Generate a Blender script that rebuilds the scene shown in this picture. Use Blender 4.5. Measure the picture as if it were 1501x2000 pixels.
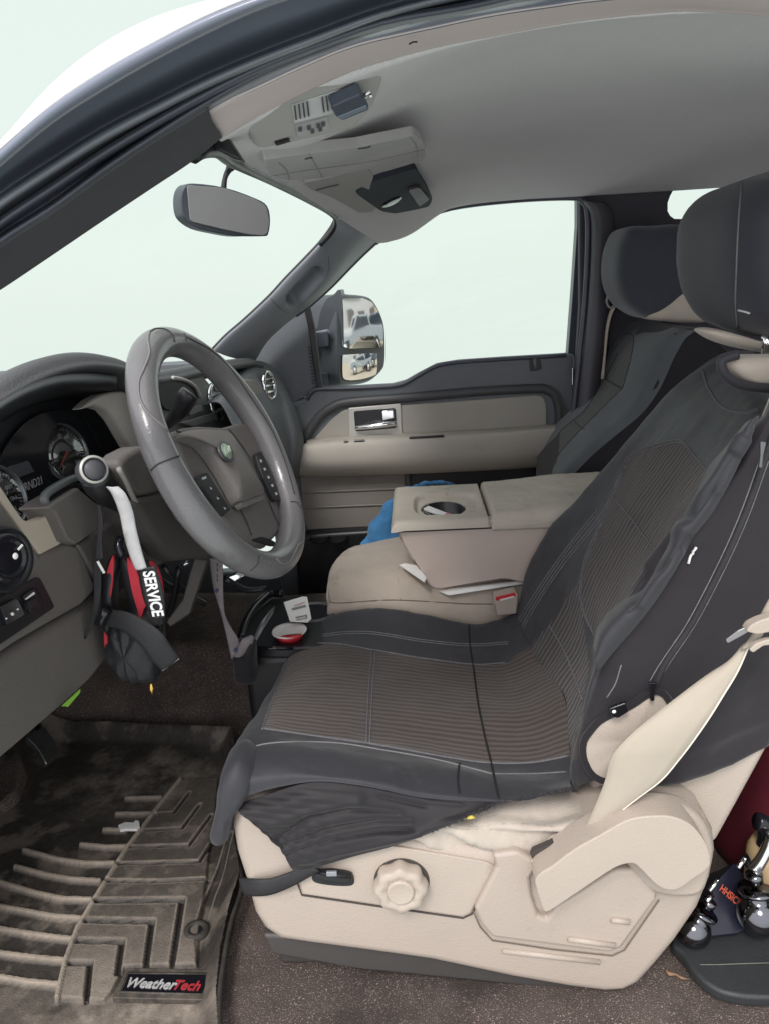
import bpy, math, random
import numpy as np
from mathutils import Vector, Matrix, noise as mnoise
from mathutils.bvhtree import BVHTree
random.seed(4)
for o in list(bpy.data.objects): bpy.data.objects.remove(o)
S = bpy.context.scene
COL = S.collection
# ---------------------------------------------------------------- camera
FPX = 1444.0; ROLL = 0.06; PITCH = math.radians(17); YAW = math.radians(3)
CF = np.array([-math.sin(YAW)*math.cos(PITCH), math.cos(YAW)*math.cos(PITCH), -math.sin(PITCH)])
_r0 = np.array([math.cos(YAW), math.sin(YAW), 0.0]); _u0 = np.cross(_r0, CF)
CU = _u0*math.cos(ROLL)+_r0*math.sin(ROLL); CR = _r0*math.cos(ROLL)-_u0*math.sin(ROLL)
CC = np.array([0.0, 0.0, 1.0])
cd = bpy.data.cameras.new('camera'); cam = bpy.data.objects.new('camera', cd); COL.objects.link(cam)
cd.sensor_fit = 'VERTICAL'; cd.sensor_height = 36; cd.sensor_width = 27; cd.lens = FPX/2000*36
cd.clip_start = 0.02; cd.clip_end = 500
cam.matrix_world = Matrix(((CR[0], CU[0], -CF[0], CC[0]), (CR[1], CU[1], -CF[1], CC[1]), (CR[2], CU[2], -CF[2], CC[2]), (0, 0, 0, 1)))
S.camera = cam
# ---------------------------------------------------------------- sky and sun (overcast, brightest behind the camera)
W = bpy.data.worlds.new("World"); S.world = W; W.use_nodes = True
nt = W.node_tree; nt.nodes.clear()
SUN_EL = math.radians(50); SUN_DIR = Vector((-0.30, -0.95, 0.0)).normalized()   # towards the sun
out = nt.nodes.new('ShaderNodeOutputWorld'); add = nt.nodes.new('ShaderNodeMixShader'); add.inputs[0].default_value = 0.88
b1 = nt.nodes.new('ShaderNodeBackground'); b2 = nt.nodes.new('ShaderNodeBackground')
sky = nt.nodes.new('ShaderNodeTexSky'); sky.sky_type = 'NISHITA'; sky.sun_disc = False
sky.sun_elevation = SUN_EL; sky.sun_rotation = math.atan2(SUN_DIR.x, SUN_DIR.y)
nt.links.new(sky.outputs[0], b1.inputs[0]); b1.inputs[1].default_value = 0.05
# cloud cover: even pale layer that grows brighter towards the veiled sun and the zenith
tc = nt.nodes.new('ShaderNodeTexCoord')
vd = nt.nodes.new('ShaderNodeVectorMath'); vd.operation = 'DOT_PRODUCT'
vd.inputs[1].default_value = (SUN_DIR.x*0.8, SUN_DIR.y*0.8, 0.6)
nt.links.new(tc.outputs['Generated'], vd.inputs[0])
mr = nt.nodes.new('ShaderNodeMapRange'); mr.interpolation_type = 'SMOOTHSTEP'
mr.inputs['From Min'].default_value = 0.0; mr.inputs['From Max'].default_value = 0.9
mr.inputs['To Min'].default_value = 0.0; mr.inputs['To Max'].default_value = 1.0
nt.links.new(vd.outputs['Value'], mr.inputs['Value'])
mx = nt.nodes.new('ShaderNodeMix'); mx.data_type = 'RGBA'
mx.inputs['A'].default_value = (0.760, 0.855, 0.795, 1); mx.inputs['B'].default_value = (1.55, 1.53, 1.60, 1)
nt.links.new(mr.outputs[0], mx.inputs['Factor']); nt.links.new(mx.outputs['Result'], b2.inputs[0]); b2.inputs[1].default_value = 1.0
nt.links.new(b1.outputs[0], add.inputs[1]); nt.links.new(b2.outputs[0], add.inputs[2]); nt.links.new(add.outputs[0], out.inputs[0])
sd = bpy.data.lights.new('sun', 'SUN'); sd.energy = 2.0; sd.angle = math.radians(18); sd.color = (1, .96, .92)
sun = bpy.data.objects.new('sun', sd); COL.objects.link(sun)
sv = Vector((SUN_DIR.x*math.cos(SUN_EL), SUN_DIR.y*math.cos(SUN_EL), math.sin(SUN_EL)))
sun.rotation_euler = sv.to_track_quat('Z', 'Y').to_euler(); sun.location = (0, -3, 3)
S.view_settings.view_transform = 'Standard'; S.view_settings.look = 'None'; S.view_settings.gamma = 1
S.view_settings.use_curve_mapping = False; S.view_settings.exposure = 0.25
S.cycles.max_bounces = 8; S.cycles.transparent_max_bounces = 12

# ---------------------------------------------------------------- sight lines
def ray(u, v): return CF*FPX + CR*(u-750.5) - CU*(v-1000)
def PY(u, v, Y): d = ray(u, v); return CC+d*(Y/d[1])
def PZ(u, v, Z): d = ray(u, v); return CC+d*((Z-CC[2])/d[2])
def PX(u, v, X): d = ray(u, v); return CC+d*((X-CC[0])/d[0])
def PP(u, v, o, n):
    d = ray(u, v); n = np.array(n, float); return CC+d*(np.dot(np.array(o)-CC, n)/np.dot(d, n))
def plane3(a, b, c):
    n = np.cross(b-a, c-a); return a, n/np.linalg.norm(n)
def prj(P):
    d = np.asarray(P)-CC; k = d@CF
    return np.stack([750.5+FPX*(d@CR)/k, 1000-FPX*(d@CU)/k], -1)

# ---------------------------------------------------------------- curves
def crs(P, n, closed=False):
    P = np.asarray(P, float); k = len(P)
    if closed: Q = np.concatenate([P[-1:], P, P[:2]]); segs = k
    else: Q = np.concatenate([2*P[:1]-P[1:2], P, 2*P[-1:]-P[-2:-1]]); segs = k-1
    o = []
    for i in range(segs):
        p0, p1, p2, p3 = Q[i], Q[i+1], Q[i+2], Q[i+3]
        for j in range(n):
            t = j/n
            o.append(.5*((2*p1)+(-p0+p2)*t+(2*p0-5*p1+4*p2-p3)*t*t+(-p0+3*p1-3*p2+p3)*t**3))
    if not closed: o.append(P[-1])
    return np.array(o)
def sm(pts, n=4): return [tuple(p) for p in crs(pts, n, True)]
def rnd(pts, r, n=4):
    """closed outline (2d) with corners cut by small arcs; straight edges stay straight"""
    P = np.asarray(pts, float); k = len(P); o = []
    for i in range(k):
        a, b, c = P[i-1], P[i], P[(i+1) % k]
        da = np.linalg.norm(a-b); dc = np.linalg.norm(c-b)
        ra = min(r, da*.45); rc = min(r, dc*.45)
        s = b+(a-b)/da*ra; e = b+(c-b)/dc*rc
        for j in range(n+1):
            t = j/n; o.append((1-t)**2*s+2*t*(1-t)*b+t*t*e)
    return [tuple(p) for p in o]
def inpoly(x, y, poly):
    x = np.asarray(x); y = np.asarray(y); r = np.zeros(x.shape, bool); n = len(poly)
    for i in range(n):
        x1, y1 = poly[i]; x2, y2 = poly[(i+1) % n]
        c = ((y1 > y) != (y2 > y)) & (x < (x2-x1)*(y-y1)/((y2-y1) if y2 != y1 else 1e-9)+x1)
        r ^= c
    return r
def dpoly(x, y, pl):
    """distance to an open polyline"""
    d = np.full(np.shape(x), 1e9)
    for i in range(len(pl)-1):
        ax, ay = pl[i]; bx, by = pl[i+1]; L = (bx-ax)**2+(by-ay)**2+1e-12
        t = np.clip(((x-ax)*(bx-ax)+(y-ay)*(by-ay))/L, 0, 1)
        d = np.minimum(d, np.hypot(x-ax-t*(bx-ax), y-ay-t*(by-ay)))
    return d
def sst(x, a, b):
    t = np.clip((x-a)/(b-a), 0, 1); return t*t*(3-2*t)
def fbm(x, y, z=0.0, s=1.0):
    return np.array([mnoise.fractal((float(a)*s, float(b)*s, z), 0.6, 2.0, 4) for a, b in zip(np.ravel(x), np.ravel(y))]).reshape(np.shape(x))

# ---------------------------------------------------------------- materials
MATS = {}
def mat(name, col, rough=.6, bump=.0, bs=300., var=.15, vs=6., col2=None, metal=0., coat=0., sheen=0., spec=.5, speck=None, dirt=None, emit=0):
    if name in MATS: return MATS[name]
    m = bpy.data.materials.new(name); m.use_nodes = True; n = m.node_tree; L = n.links
    p = n.nodes['Principled BSDF']
    tc = n.nodes.new('ShaderNodeTexCoord')
    no = n.nodes.new('ShaderNodeTexNoise'); no.inputs['Scale'].default_value = vs; no.inputs['Detail'].default_value = 6; no.inputs['Roughness'].default_value = .6
    L.new(tc.outputs['Object'], no.inputs['Vector'])
    rp = n.nodes.new('ShaderNodeMapRange'); rp.inputs['From Min'].default_value = .35; rp.inputs['From Max'].default_value = .68
    L.new(no.outputs[0], rp.inputs['Value'])
    mixn = n.nodes.new('ShaderNodeMix'); mixn.data_type = 'RGBA'
    c2 = col2 or tuple(c*(1-var) for c in col)
    mixn.inputs['A'].default_value = (*col, 1); mixn.inputs['B'].default_value = (*c2, 1)
    L.new(rp.outputs[0], mixn.inputs['Factor']); last = mixn.outputs['Result']
    if speck:                                   # (colour, scale, threshold)
        sc, ss, th = speck
        n2 = n.nodes.new('ShaderNodeTexNoise'); n2.inputs['Scale'].default_value = ss; n2.inputs['Detail'].default_value = 2
        L.new(tc.outputs['Object'], n2.inputs['Vector'])
        r2 = n.nodes.new('ShaderNodeMapRange'); r2.inputs['From Min'].default_value = th; r2.inputs['From Max'].default_value = th+.06
        L.new(n2.outputs[0], r2.inputs['Value'])
        m2 = n.nodes.new('ShaderNodeMix'); m2.data_type = 'RGBA'; m2.inputs['B'].default_value = (*sc, 1)
        L.new(last, m2.inputs['A']); L.new(r2.outputs[0], m2.inputs['Factor']); last = m2.outputs['Result']
    if dirt:                                    # (colour, scale, threshold, amount)
        sc, ss, th, am = dirt
        n2 = n.nodes.new('ShaderNodeTexNoise'); n2.inputs['Scale'].default_value = ss; n2.inputs['Detail'].default_value = 8; n2.inputs['Roughness'].default_value = .7
        L.new(tc.outputs['Object'], n2.inputs['Vector'])
        r2 = n.nodes.new('ShaderNodeMapRange'); r2.inputs['From Min'].default_value = th; r2.inputs['From Max'].default_value = th+.12; r2.inputs['To Max'].default_value = am
        L.new(n2.outputs[0], r2.inputs['Value'])
        m2 = n.nodes.new('ShaderNodeMix'); m2.data_type = 'RGBA'; m2.inputs['B'].default_value = (*sc, 1)
        L.new(last, m2.inputs['A']); L.new(r2.outputs[0], m2.inputs['Factor']); last = m2.outputs['Result']
    L.new(last, p.inputs['Base Color'])
    rr = n.nodes.new('ShaderNodeMapRange'); rr.inputs['To Min'].default_value = max(rough-.07, 0); rr.inputs['To Max'].default_value = min(rough+.07, 1)
    L.new(no.outputs[0], rr.inputs['Value']); L.new(rr.outputs[0], p.inputs['Roughness'])
    p.inputs['Metallic'].default_value = metal; p.inputs['Coat Weight'].default_value = coat
    p.inputs['Sheen Weight'].default_value = sheen; p.inputs['Specular IOR Level'].default_value = spec
    if bump:
        nb = n.nodes.new('ShaderNodeTexNoise'); nb.inputs['Scale'].default_value = bs; nb.inputs['Detail'].default_value = 3
        L.new(tc.outputs['Object'], nb.inputs['Vector'])
        bp = n.nodes.new('ShaderNodeBump'); bp.inputs['Strength'].default_value = bump; bp.inputs['Distance'].default_value = .002
        L.new(nb.outputs[0], bp.inputs['Height']); L.new(bp.outputs[0], p.inputs['Normal'])
    if emit:
        p.inputs['Emission Color'].default_value = (*col, 1); p.inputs['Emission Strength'].default_value = emit
    MATS[name] = m; return m
def ribmat(name, c1, c2, n_ribs, strength=.6, axis=1):
    m = bpy.data.materials.new(name); m.use_nodes = True; n = m.node_tree; L = n.links; p = n.nodes['Principled BSDF']
    uv = n.nodes.new('ShaderNodeTexCoord'); sp = n.nodes.new('ShaderNodeSeparateXYZ'); L.new(uv.outputs['UV'], sp.inputs[0])
    no = n.nodes.new('ShaderNodeTexNoise'); no.inputs['Scale'].default_value = 9; no.inputs['Detail'].default_value = 5; L.new(uv.outputs['Object'], no.inputs['Vector'])
    a = n.nodes.new('ShaderNodeMath'); a.operation = 'MULTIPLY'; a.inputs[1].default_value = n_ribs*2*math.pi; L.new(sp.outputs[axis], a.inputs[0])
    s = n.nodes.new('ShaderNodeMath'); s.operation = 'SINE'; L.new(a.outputs[0], s.inputs[0])
    r = n.nodes.new('ShaderNodeMapRange'); r.inputs['From Min'].default_value = -1; L.new(s.outputs[0], r.inputs['Value'])
    mx = n.nodes.new('ShaderNodeMix'); mx.data_type = 'RGBA'; mx.inputs['A'].default_value = (*[c*.75 for c in c1], 1); mx.inputs['B'].default_value = (*c2, 1)
    L.new(r.outputs[0], mx.inputs['Factor'])
    m2 = n.nodes.new('ShaderNodeMix'); m2.data_type = 'RGBA'; m2.blend_type = 'MULTIPLY'; m2.inputs['Factor'].default_value = .5
    L.new(mx.outputs['Result'], m2.inputs['A']); L.new(no.outputs[0], m2.inputs['B'])
    L.new(m2.outputs['Result'], p.inputs['Base Color']); p.inputs['Roughness'].default_value = .85; p.inputs['Sheen Weight'].default_value = .15
    p.inputs['Specular IOR Level'].default_value = .25
    b = n.nodes.new('ShaderNodeBump'); b.inputs['Strength'].default_value = strength; b.inputs['Distance'].default_value = .003
    nf = n.nodes.new('ShaderNodeTexNoise'); nf.inputs['Scale'].default_value = 900; L.new(uv.outputs['Object'], nf.inputs['Vector'])
    ad = n.nodes.new('ShaderNodeMath'); ad.operation = 'MULTIPLY_ADD'; ad.inputs[1].default_value = .5
    L.new(nf.outputs[0], ad.inputs[0]); L.new(r.outputs[0], ad.inputs[2])
    L.new(ad.outputs[0], b.inputs['Height']); L.new(b.outputs[0], p.inputs['Normal'])
    return m
def glassmat(name, tint=(.97, .985, .975), gl=.04):
    m = bpy.data.materials.new(name); m.use_nodes = True; n = m.node_tree; n.nodes.clear(); L = n.links
    o = n.nodes.new('ShaderNodeOutputMaterial'); t = n.nodes.new('ShaderNodeBsdfTransparent'); t.inputs[0].default_value = (*tint, 1)
    g = n.nodes.new('ShaderNodeBsdfGlossy'); g.inputs['Roughness'].default_value = .02; x = n.nodes.new('ShaderNodeMixShader'); x.inputs[0].default_value = gl
    L.new(t.outputs[0], x.inputs[1]); L.new(g.outputs[0], x.inputs[2]); L.new(x.outputs[0], o.inputs[0]); return m

BEIGE_PL = mat('beige_plastic', (.43, .365, .31), .42, .38, 430, .09, 5, dirt=((.20, .165, .14), 9, .60, .45))
BEIGE_PL2 = mat('beige_plastic_smooth', (.45, .385, .325), .42, .35, 430, .08, 5, dirt=((.22, .18, .15), 12, .62, .4))
BEIGE_FAB = mat('beige_fabric', (.50, .44, .375), .85, .35, 500, .14, 9, sheen=.2, dirt=((.25, .2, .15), 8, .6, .4))
BEIGE_SEAT = mat('beige_centre_fabric', (.42, .36, .30), .9, .35, 450, .22, 7, sheen=.25, dirt=((.15, .115, .085), 6, .56, .6))
BEIGE_LID = mat('beige_lid_vinyl', (.50, .45, .38), .62, .15, 500, .14, 7, dirt=((.13, .11, .09), 11, .60, .7))
BEIGE_CONS = mat('beige_console_plastic', (.56, .47, .41), .6, .12, 600, .10, 6, dirt=((.2, .15, .12), 5, .6, .5))
BELT = mat('beige_webbing', (.44, .385, .31), .7, .25, 900, .06, 10, sheen=.1, dirt=((.3, .25, .2), 12, .62, .4))
NEO = mat('black_neoprene', (.029, .029, .036), .62, .28, 800, .22, 8, sheen=.12, spec=.5, speck=((.16, .16, .17), 900, .735), dirt=((.085, .08, .08), 12, .62, .5))
NEO2 = mat('black_stretch_cloth', (.016, .014, .017), .8, .2, 900, .2, 9, sheen=.15, spec=.3)
RIB = ribmat('ribbed_cloth', (.095, .077, .070), (.145, .118, .107), 84, .38)
STITCH = mat('grey_thread', (.19, .185, .20), .8, .4, 1500, .3, 200)
THREAD_B = mat('beige_thread', (.35, .30, .25), .8)
GREY_PL = mat('grey_door_plastic', (.125, .137, .148), .55, .45, 480, .10, 5, dirt=((.14, .135, .125), 6, .64, .4))
GREY_DASH = mat('brown_grey_dash_plastic', (.155, .138, .130), .6, .5, 450, .12, 4, dirt=((.17, .14, .12), 9, .67, .4))
GREY_WH = mat('grey_wheel_plastic', (.165, .15, .142), .5, .45, 450, .12, 9, dirt=((.2, .18, .16), 30, .62, .5))
COVER_WH = mat('grey_leather_wheel_cover', (.165, .16, .165), .29, .25, 260, .16, 8, coat=.3, dirt=((.085, .08, .078), 14, .58, .55))
TRIM_A = mat('grey_pillar_trim', (.24, .26, .28), .5, .2, 600, .08, 5)
HEAD = mat('headliner_cloth', (.66, .635, .645), .95, .6, 520, .10, 2.5, sheen=.15, spec=.2)
PINK = mat('headliner_edge_trim', (.60, .51, .50), .8, .15, 600, .06, 4)
VIS = mat('visor_vinyl', (.42, .40, .39), .8, .2, 500, .06, 4)
RUB = mat('black_rubber', (.075, .08, .105), .36, .12, 300, .2, 6)
RUB_L = mat('worn_grey_rubber', (.18, .19, .22), .33, .12, 300, .2, 6)  # one step paler than the black seals
FRAME = mat('dark_painted_frame', (.19, .21, .27), .32, .05, 200, .15, 5, coat=.3)
WHITE_P = mat('white_body_paint', (.78, .77, .76), .3, 0, var=.03, coat=.4)
BLK = mat('black_plastic', (.014, .014, .017), .38, .12, 500, .2, 9)
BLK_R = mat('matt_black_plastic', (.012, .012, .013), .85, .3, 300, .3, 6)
BLKG = mat('gloss_black_plastic', (.01, .01, .014), .14, 0, var=.2)
NAVY = mat('cluster_black', (.012, .013, .018), .55, .0, var=.2)
CHROME = mat('chrome', (.82, .83, .84), .08, 0, var=.04, metal=1)
SILVER = mat('silver_plastic', (.50, .49, .46), .35, .05, var=.08, metal=.35)
TAN_TR = mat('tan_trim_plastic', (.56, .48, .40), .45, .05, 600, .06, 3, dirt=((.2, .15, .12), 30, .72, .5))
CARPET = mat('brown_grey_carpet', (.125, .10, .09), 1., 1.0, 420, .45, 5, spec=.1, speck=((.36, .29, .25), 520, .60), dirt=((.045, .038, .035), 4, .50, .6))
WHITE = mat('white_paper', (.82, .81, .79), .7, .05, var=.05)
WHITE_S = mat('white_plastic', (.8, .76, .73), .35)
RED = mat('red_fabric', (.50, .025, .045), .7, .2, 700, .25, 12)
REDP = mat('red_plastic', (.55, .03, .04), .3)
BLUE = mat('blue_cloth', (.045, .20, .42), .85, .3, 500, .35, 14, sheen=.2)
GREEN = mat('green_plastic', (.30, .62, .08), .5)
SHOE = mat('black_webbing', (.025, .025, .028), .6, .5, 900, .3, 20)
GREYTAG = mat('grey_lanyard_webbing', (.26, .23, .24), .75, .4, 900, .25, 30)
STRAPW = mat('dirty_white_webbing', (.62, .61, .62), .8, .3, 700, .25, 40, dirt=((.2, .19, .2), 60, .6, .6))
GREYMIR = mat('dimmed_mirror_glass', (.215, .215, .215), .5, 0, var=.0, spec=.1)
YEL = mat('yellow_foam', (.75, .6, .12), .9)
GLASS = glassmat('clear_glass', (.985, .99, .987), .012)
GOLD = mat('brass', (.65, .42, .12), .2, metal=1, var=.1)

# ---------------------------------------------------------------- object helpers
WL = {}
CHROME_D = mat('smoked_chrome', (.17, .175, .19), .10, 0, var=.1, metal=1)  # chrome darkened to carry the shade behind the driver seat
def thing(name, label, cat, loc=(0, 0, 0), group=None, kind=None):
    o = bpy.data.objects.new(name, None); COL.objects.link(o); o.location = loc; o.empty_display_size = .05
    o['label'] = label; o['category'] = cat
    if group: o['group'] = group
    if kind: o['kind'] = kind
    WL[o.name] = Vector(loc); return o
def tag(o, label, cat, group=None):
    o['label'] = label; o['category'] = cat
    if group: o['group'] = group
    return o
def mk(name, V, Fc, m, parent=None, uv=None, smooth=True, bevel=0, seg=3, solid=0, soff=0, sub=0, ang=38):
    V = np.asarray(V, float); c = (V.min(0)+V.max(0))/2
    me = bpy.data.meshes.new(name); me.from_pydata([tuple(v) for v in (V-c)], [], [tuple(int(i) for i in f) for f in Fc]); me.update()
    if uv is not None:
        l = me.uv_layers.new(name='UVMap'); idx = np.zeros(len(me.loops), np.int32); me.loops.foreach_get('vertex_index', idx)
        l.data.foreach_set('uv', np.asarray(uv, np.float32)[idx].ravel())
    me.materials.append(m)
    if smooth and not bevel and len(V) <= 12: smooth = False
    if smooth: me.polygons.foreach_set('use_smooth', [True]*len(me.polygons))
    o = bpy.data.objects.new(name, me); COL.objects.link(o); o.location = c
    WL[o.name] = Vector(c)
    if parent is not None:
        o.parent = parent; o.matrix_parent_inverse = Matrix.Translation(-WL[parent.name])
    if solid:
        s = o.modifiers.new('thickness', 'SOLIDIFY'); s.thickness = solid; s.offset = soff
    if bevel:
        b = o.modifiers.new('bevel', 'BEVEL'); b.width = bevel; b.segments = seg; b.limit_method = 'ANGLE'; b.angle_limit = math.radians(ang); b.harden_normals = True
    if sub:
        s = o.modifiers.new('sub', 'SUBSURF'); s.levels = sub; s.render_levels = sub
    return o
def gridf(R, Cn, close=False):
    f = []
    for i in range(R-1):
        for j in range(Cn-1): f.append((i*Cn+j, i*Cn+j+1, (i+1)*Cn+j+1, (i+1)*Cn+j))
        if close: f.append((i*Cn+Cn-1, i*Cn, (i+1)*Cn, (i+1)*Cn+Cn-1))
    return f
def patchv(rows, nu=6, nv=6):
    R = np.array([[np.asarray(p) for p in r] for r in rows], float)
    A = np.stack([crs(R[i], nu) for i in range(len(R))])
    B = crs(A, nv)
    nr, nc = B.shape[:2]
    uu, vv = np.meshgrid(np.linspace(0, 1, nc), np.linspace(0, 1, nr))
    return B, np.stack([uu, vv], -1)
def gnorm(B):
    du = np.gradient(B, axis=1); dv = np.gradient(B, axis=0); n = np.cross(du, dv); n /= np.linalg.norm(n, axis=-1, keepdims=True)+1e-12
    s = np.sign(np.sum(n*(CC-B), -1, keepdims=True).mean()); return n*(s if s else 1)
def mkgrid(name, B, m, parent=None, uv=None, **k):
    nr, nc = B.shape[:2]; return mk(name, B.reshape(-1, 3), gridf(nr, nc), m, parent, uv=None if uv is None else uv.reshape(-1, 2), **k)
def patch(name, rows, m, parent=None, nu=6, nv=6, **k):
    B, uv = patchv(rows, nu, nv); return mkgrid(name, B, m, parent, uv, **k)
def slab(name, pts, d, m, parent=None, bevel=.004, seg=3, **k):
    P = np.asarray(pts, float); d = np.asarray(d, float); n = len(P)
    V = np.concatenate([P, P+d]); nn = np.zeros(3)
    for i in range(n): nn += np.cross(P[i], P[(i+1) % n])
    if np.dot(nn, d) > 0: fr = list(range(n))[::-1]; bk = [n+i for i in range(n)]; sd = [(i, (i+1) % n, n+(i+1) % n, n+i) for i in range(n)]
    else: fr = list(range(n)); bk = [n+i for i in range(n)][::-1]; sd = [((i+1) % n, i, n+i, n+(i+1) % n) for i in range(n)]
    return mk(name, V, [fr, bk]+sd, m, parent, bevel=bevel, seg=seg, **k)
def slabY(name, px, Y, t, m, parent=None, **k): return slab(name, [PY(u, v, Y) for u, v in px], (0, t, 0), m, parent, **k)
def slabX(name, px, X, t, m, parent=None, **k): return slab(name, [PX(u, v, X) for u, v in px], (-t, 0, 0), m, parent, **k)
def slabP(name, px, pl, t, m, parent=None, **k):
    o, n = pl; n = np.array(n, float); n /= np.linalg.norm(n)
    if np.dot(n, CC-o) < 0: n = -n
    return slab(name, [PP(u, v, o, n) for u, v in px], -n*t, m, parent, **k)
def tubev(pts, r, n=8, closed=False):
    P = np.asarray(pts, float); k = len(P); rr = np.ones(k)*r if np.isscalar(r) else np.asarray(r)
    T = np.gradient(P, axis=0)
    if closed: T = np.roll(P, -1, 0)-np.roll(P, 1, 0)
    T /= np.linalg.norm(T, axis=1, keepdims=True)+1e-12
    a = np.cross(T[0], [0, 0, 1.]);
    if np.linalg.norm(a) < .1: a = np.cross(T[0], [0, 1., 0])
    a /= np.linalg.norm(a); V = []
    for i in range(k):
        a = a-T[i]*np.dot(a, T[i]); a /= np.linalg.norm(a); b = np.cross(T[i], a)
        for j in range(n):
            t = 2*math.pi*j/n; V.append(P[i]+rr[i]*(a*math.cos(t)+b*math.sin(t)))
    f = gridf(k, n, True)
    if closed:
        for j in range(n): f.append(((k-1)*n+j, (k-1)*n+(j+1) % n, (j+1) % n, j))
    else: f += [tuple(range(n))[::-1], tuple((k-1)*n+j for j in range(n))]
    return np.array(V), f
def tube(name, pts, r, m, parent=None, n=8, closed=False, smn=0, **k):
    P = np.asarray(pts, float)
    if smn: P = crs(P, smn, closed)
    if not np.isscalar(r): r = np.interp(np.linspace(0, 1, len(P)), np.linspace(0, 1, len(r)), r)
    V, f = tubev(P, r, n, closed); return mk(name, V, f, m, parent, **k)
def multi(parts):
    V = []; Fc = []; o = 0
    for v, f in parts:
        V.append(np.asarray(v)); Fc += [tuple(i+o for i in q) for q in f]; o += len(v)
    return np.concatenate(V), Fc
def boxv(c, s, R=None):
    c = np.asarray(c, float); s = np.asarray(s, float)/2
    V = np.array([[x, y, z] for x in (-1, 1) for y in (-1, 1) for z in (-1, 1)])*s
    if R is not None: V = V@np.asarray(R).T
    return V+c, [(0, 1, 3, 2), (4, 6, 7, 5), (0, 4, 5, 1), (2, 3, 7, 6), (0, 2, 6, 4), (1, 5, 7, 3)]
def box(name, c, s, m, parent=None, R=None, bevel=.004, **k):
    V, f = boxv(c, s, R); return mk(name, V, f, m, parent, bevel=bevel, **k)
def frame(n, up=(0, 0, 1)):
    n = np.asarray(n, float); n = n/np.linalg.norm(n)
    if abs(np.dot(n, up)) > .98: up = (0, 1, 0)
    a = np.cross(up, n); a /= np.linalg.norm(a); return a, np.cross(n, a), n
def lathev(prof, o, n, seg=40, sx=1, sy=1, lobes=0, la=0, up=(0, 0, 1)):
    a, b, n = frame(n, up); V = []; o = np.asarray(o)
    for (r, h) in prof:
        for j in range(seg):
            t = 2*math.pi*j/seg; q = r*(1+(la*math.cos(lobes*t) if lobes and r > 0 else 0))
            V.append(o+a*math.cos(t)*q*sx+b*math.sin(t)*q*sy+n*h)
    k = len(prof); f = gridf(k, seg, True)
    return np.array(V), f
def lathe(name, prof, o, n, m, parent=None, bevel=0, **k):
    V, f = lathev(prof, o, n, **k); return mk(name, V, f, m, parent, bevel=bevel)
def pillow(name, px, Y0, Y1, m, parent=None, p=3., ns=14, Yp=None, warp=None, **k):
    """rounded body: outline seen at depth Yp swept between Y0 and Y1, swelling to its full size in the middle"""
    Yp = (Y0+Y1)/2 if Yp is None else Yp
    P = np.array([PY(u, v, Yp) for u, v in px]); c = P.mean(0); V = []; n = len(P)
    for i in range(ns+1):
        t = -math.cos(math.pi*i/ns); s = max(1-abs(t)**p, 0)**(1/p); s = max(s, .02)
        q = c+(P-c)*s; q[:, 1] = (Y0+Y1)/2+(Y1-Y0)/2*t; V.append(q)
    V = np.concatenate(V)
    if warp: V = warp(V)
    f = gridf(ns+1, n, True)+[tuple(range(n))[::-1], tuple(ns*n+j for j in range(n))]
    return mk(name, V, f, m, parent, **k)
def text(name, s, o, right, up, size, m, parent=None, ext=.0006, shear=0, sx=1., font_bold=0.0):
    cu = bpy.data.curves.new(name, 'FONT'); cu.body = s; cu.size = 1; cu.extrude = ext/size; cu.shear = shear; cu.offset = font_bold
    cu.align_x = 'CENTER'; cu.align_y = 'CENTER'
    tmp = bpy.data.objects.new('tmp_text', cu); me = bpy.data.meshes.new_from_object(tmp)
    bpy.data.objects.remove(tmp); bpy.data.curves.remove(cu)
    r = np.asarray(right, float); r /= np.linalg.norm(r); u = np.asarray(up, float); u -= r*np.dot(u, r); u /= np.linalg.norm(u); n = np.cross(r, u)
    V = np.zeros(len(me.vertices)*3); me.vertices.foreach_get('co', V); V = V.reshape(-1, 3)*size
    Wv = np.asarray(o)+np.outer(V[:, 0]*sx, r)+np.outer(V[:, 1], u)+np.outer(V[:, 2], n)
    fc = [tuple(p.vertices) for p in me.polygons]; bpy.data.meshes.remove(me)
    return mk(name, Wv, fc, m, parent, smooth=False)
def bvh(B):
    nr, nc = B.shape[:2]; return BVHTree.FromPolygons([tuple(v) for v in B.reshape(-1, 3)], gridf(nr, nc))
def bvho(V, f): return BVHTree.FromPolygons([tuple(v) for v in V], [tuple(int(i) for i in q) for q in f])
def drape(px, tr, off=.0015, n=6, closed=False):
    o = []
    for u, v in crs(px, n, closed):
        d = Vector(ray(u, v)).normalized(); h = tr.ray_cast(Vector(CC), d)
        if h[0] is not None:
            nn = h[1] if h[1].dot(d) < 0 else -h[1]; o.append(np.array(h[0]+nn*off))
        elif o and False: o.append(o[-1])
    return np.array(o)
def splitgrid(B, uv, regions, base, parent, thick=.004):
    """cut one surface into named pieces; regions = [(name, outline, material)], base = (name, material)"""
    nr, nc = B.shape[:2]; F = np.array(gridf(nr, nc)); V = B.reshape(-1, 3); U = uv.reshape(-1, 2)
    ctr = prj(V[F].mean(1)); key = np.zeros(len(F), int)
    for i, (nm, pl, m) in enumerate(regions): key[inpoly(ctr[:, 0], ctr[:, 1], pl)] = i+1
    res = []
    for k, (nm, m) in enumerate([base]+[(r[0], r[2]) for r in regions]):
        f = F[key == k]
        if len(f) == 0: continue
        ids, inv = np.unique(f, return_inverse=True)
        res.append(mk(nm, V[ids], inv.reshape(-1, 4), m, parent, uv=U[ids]))
    return res
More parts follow.
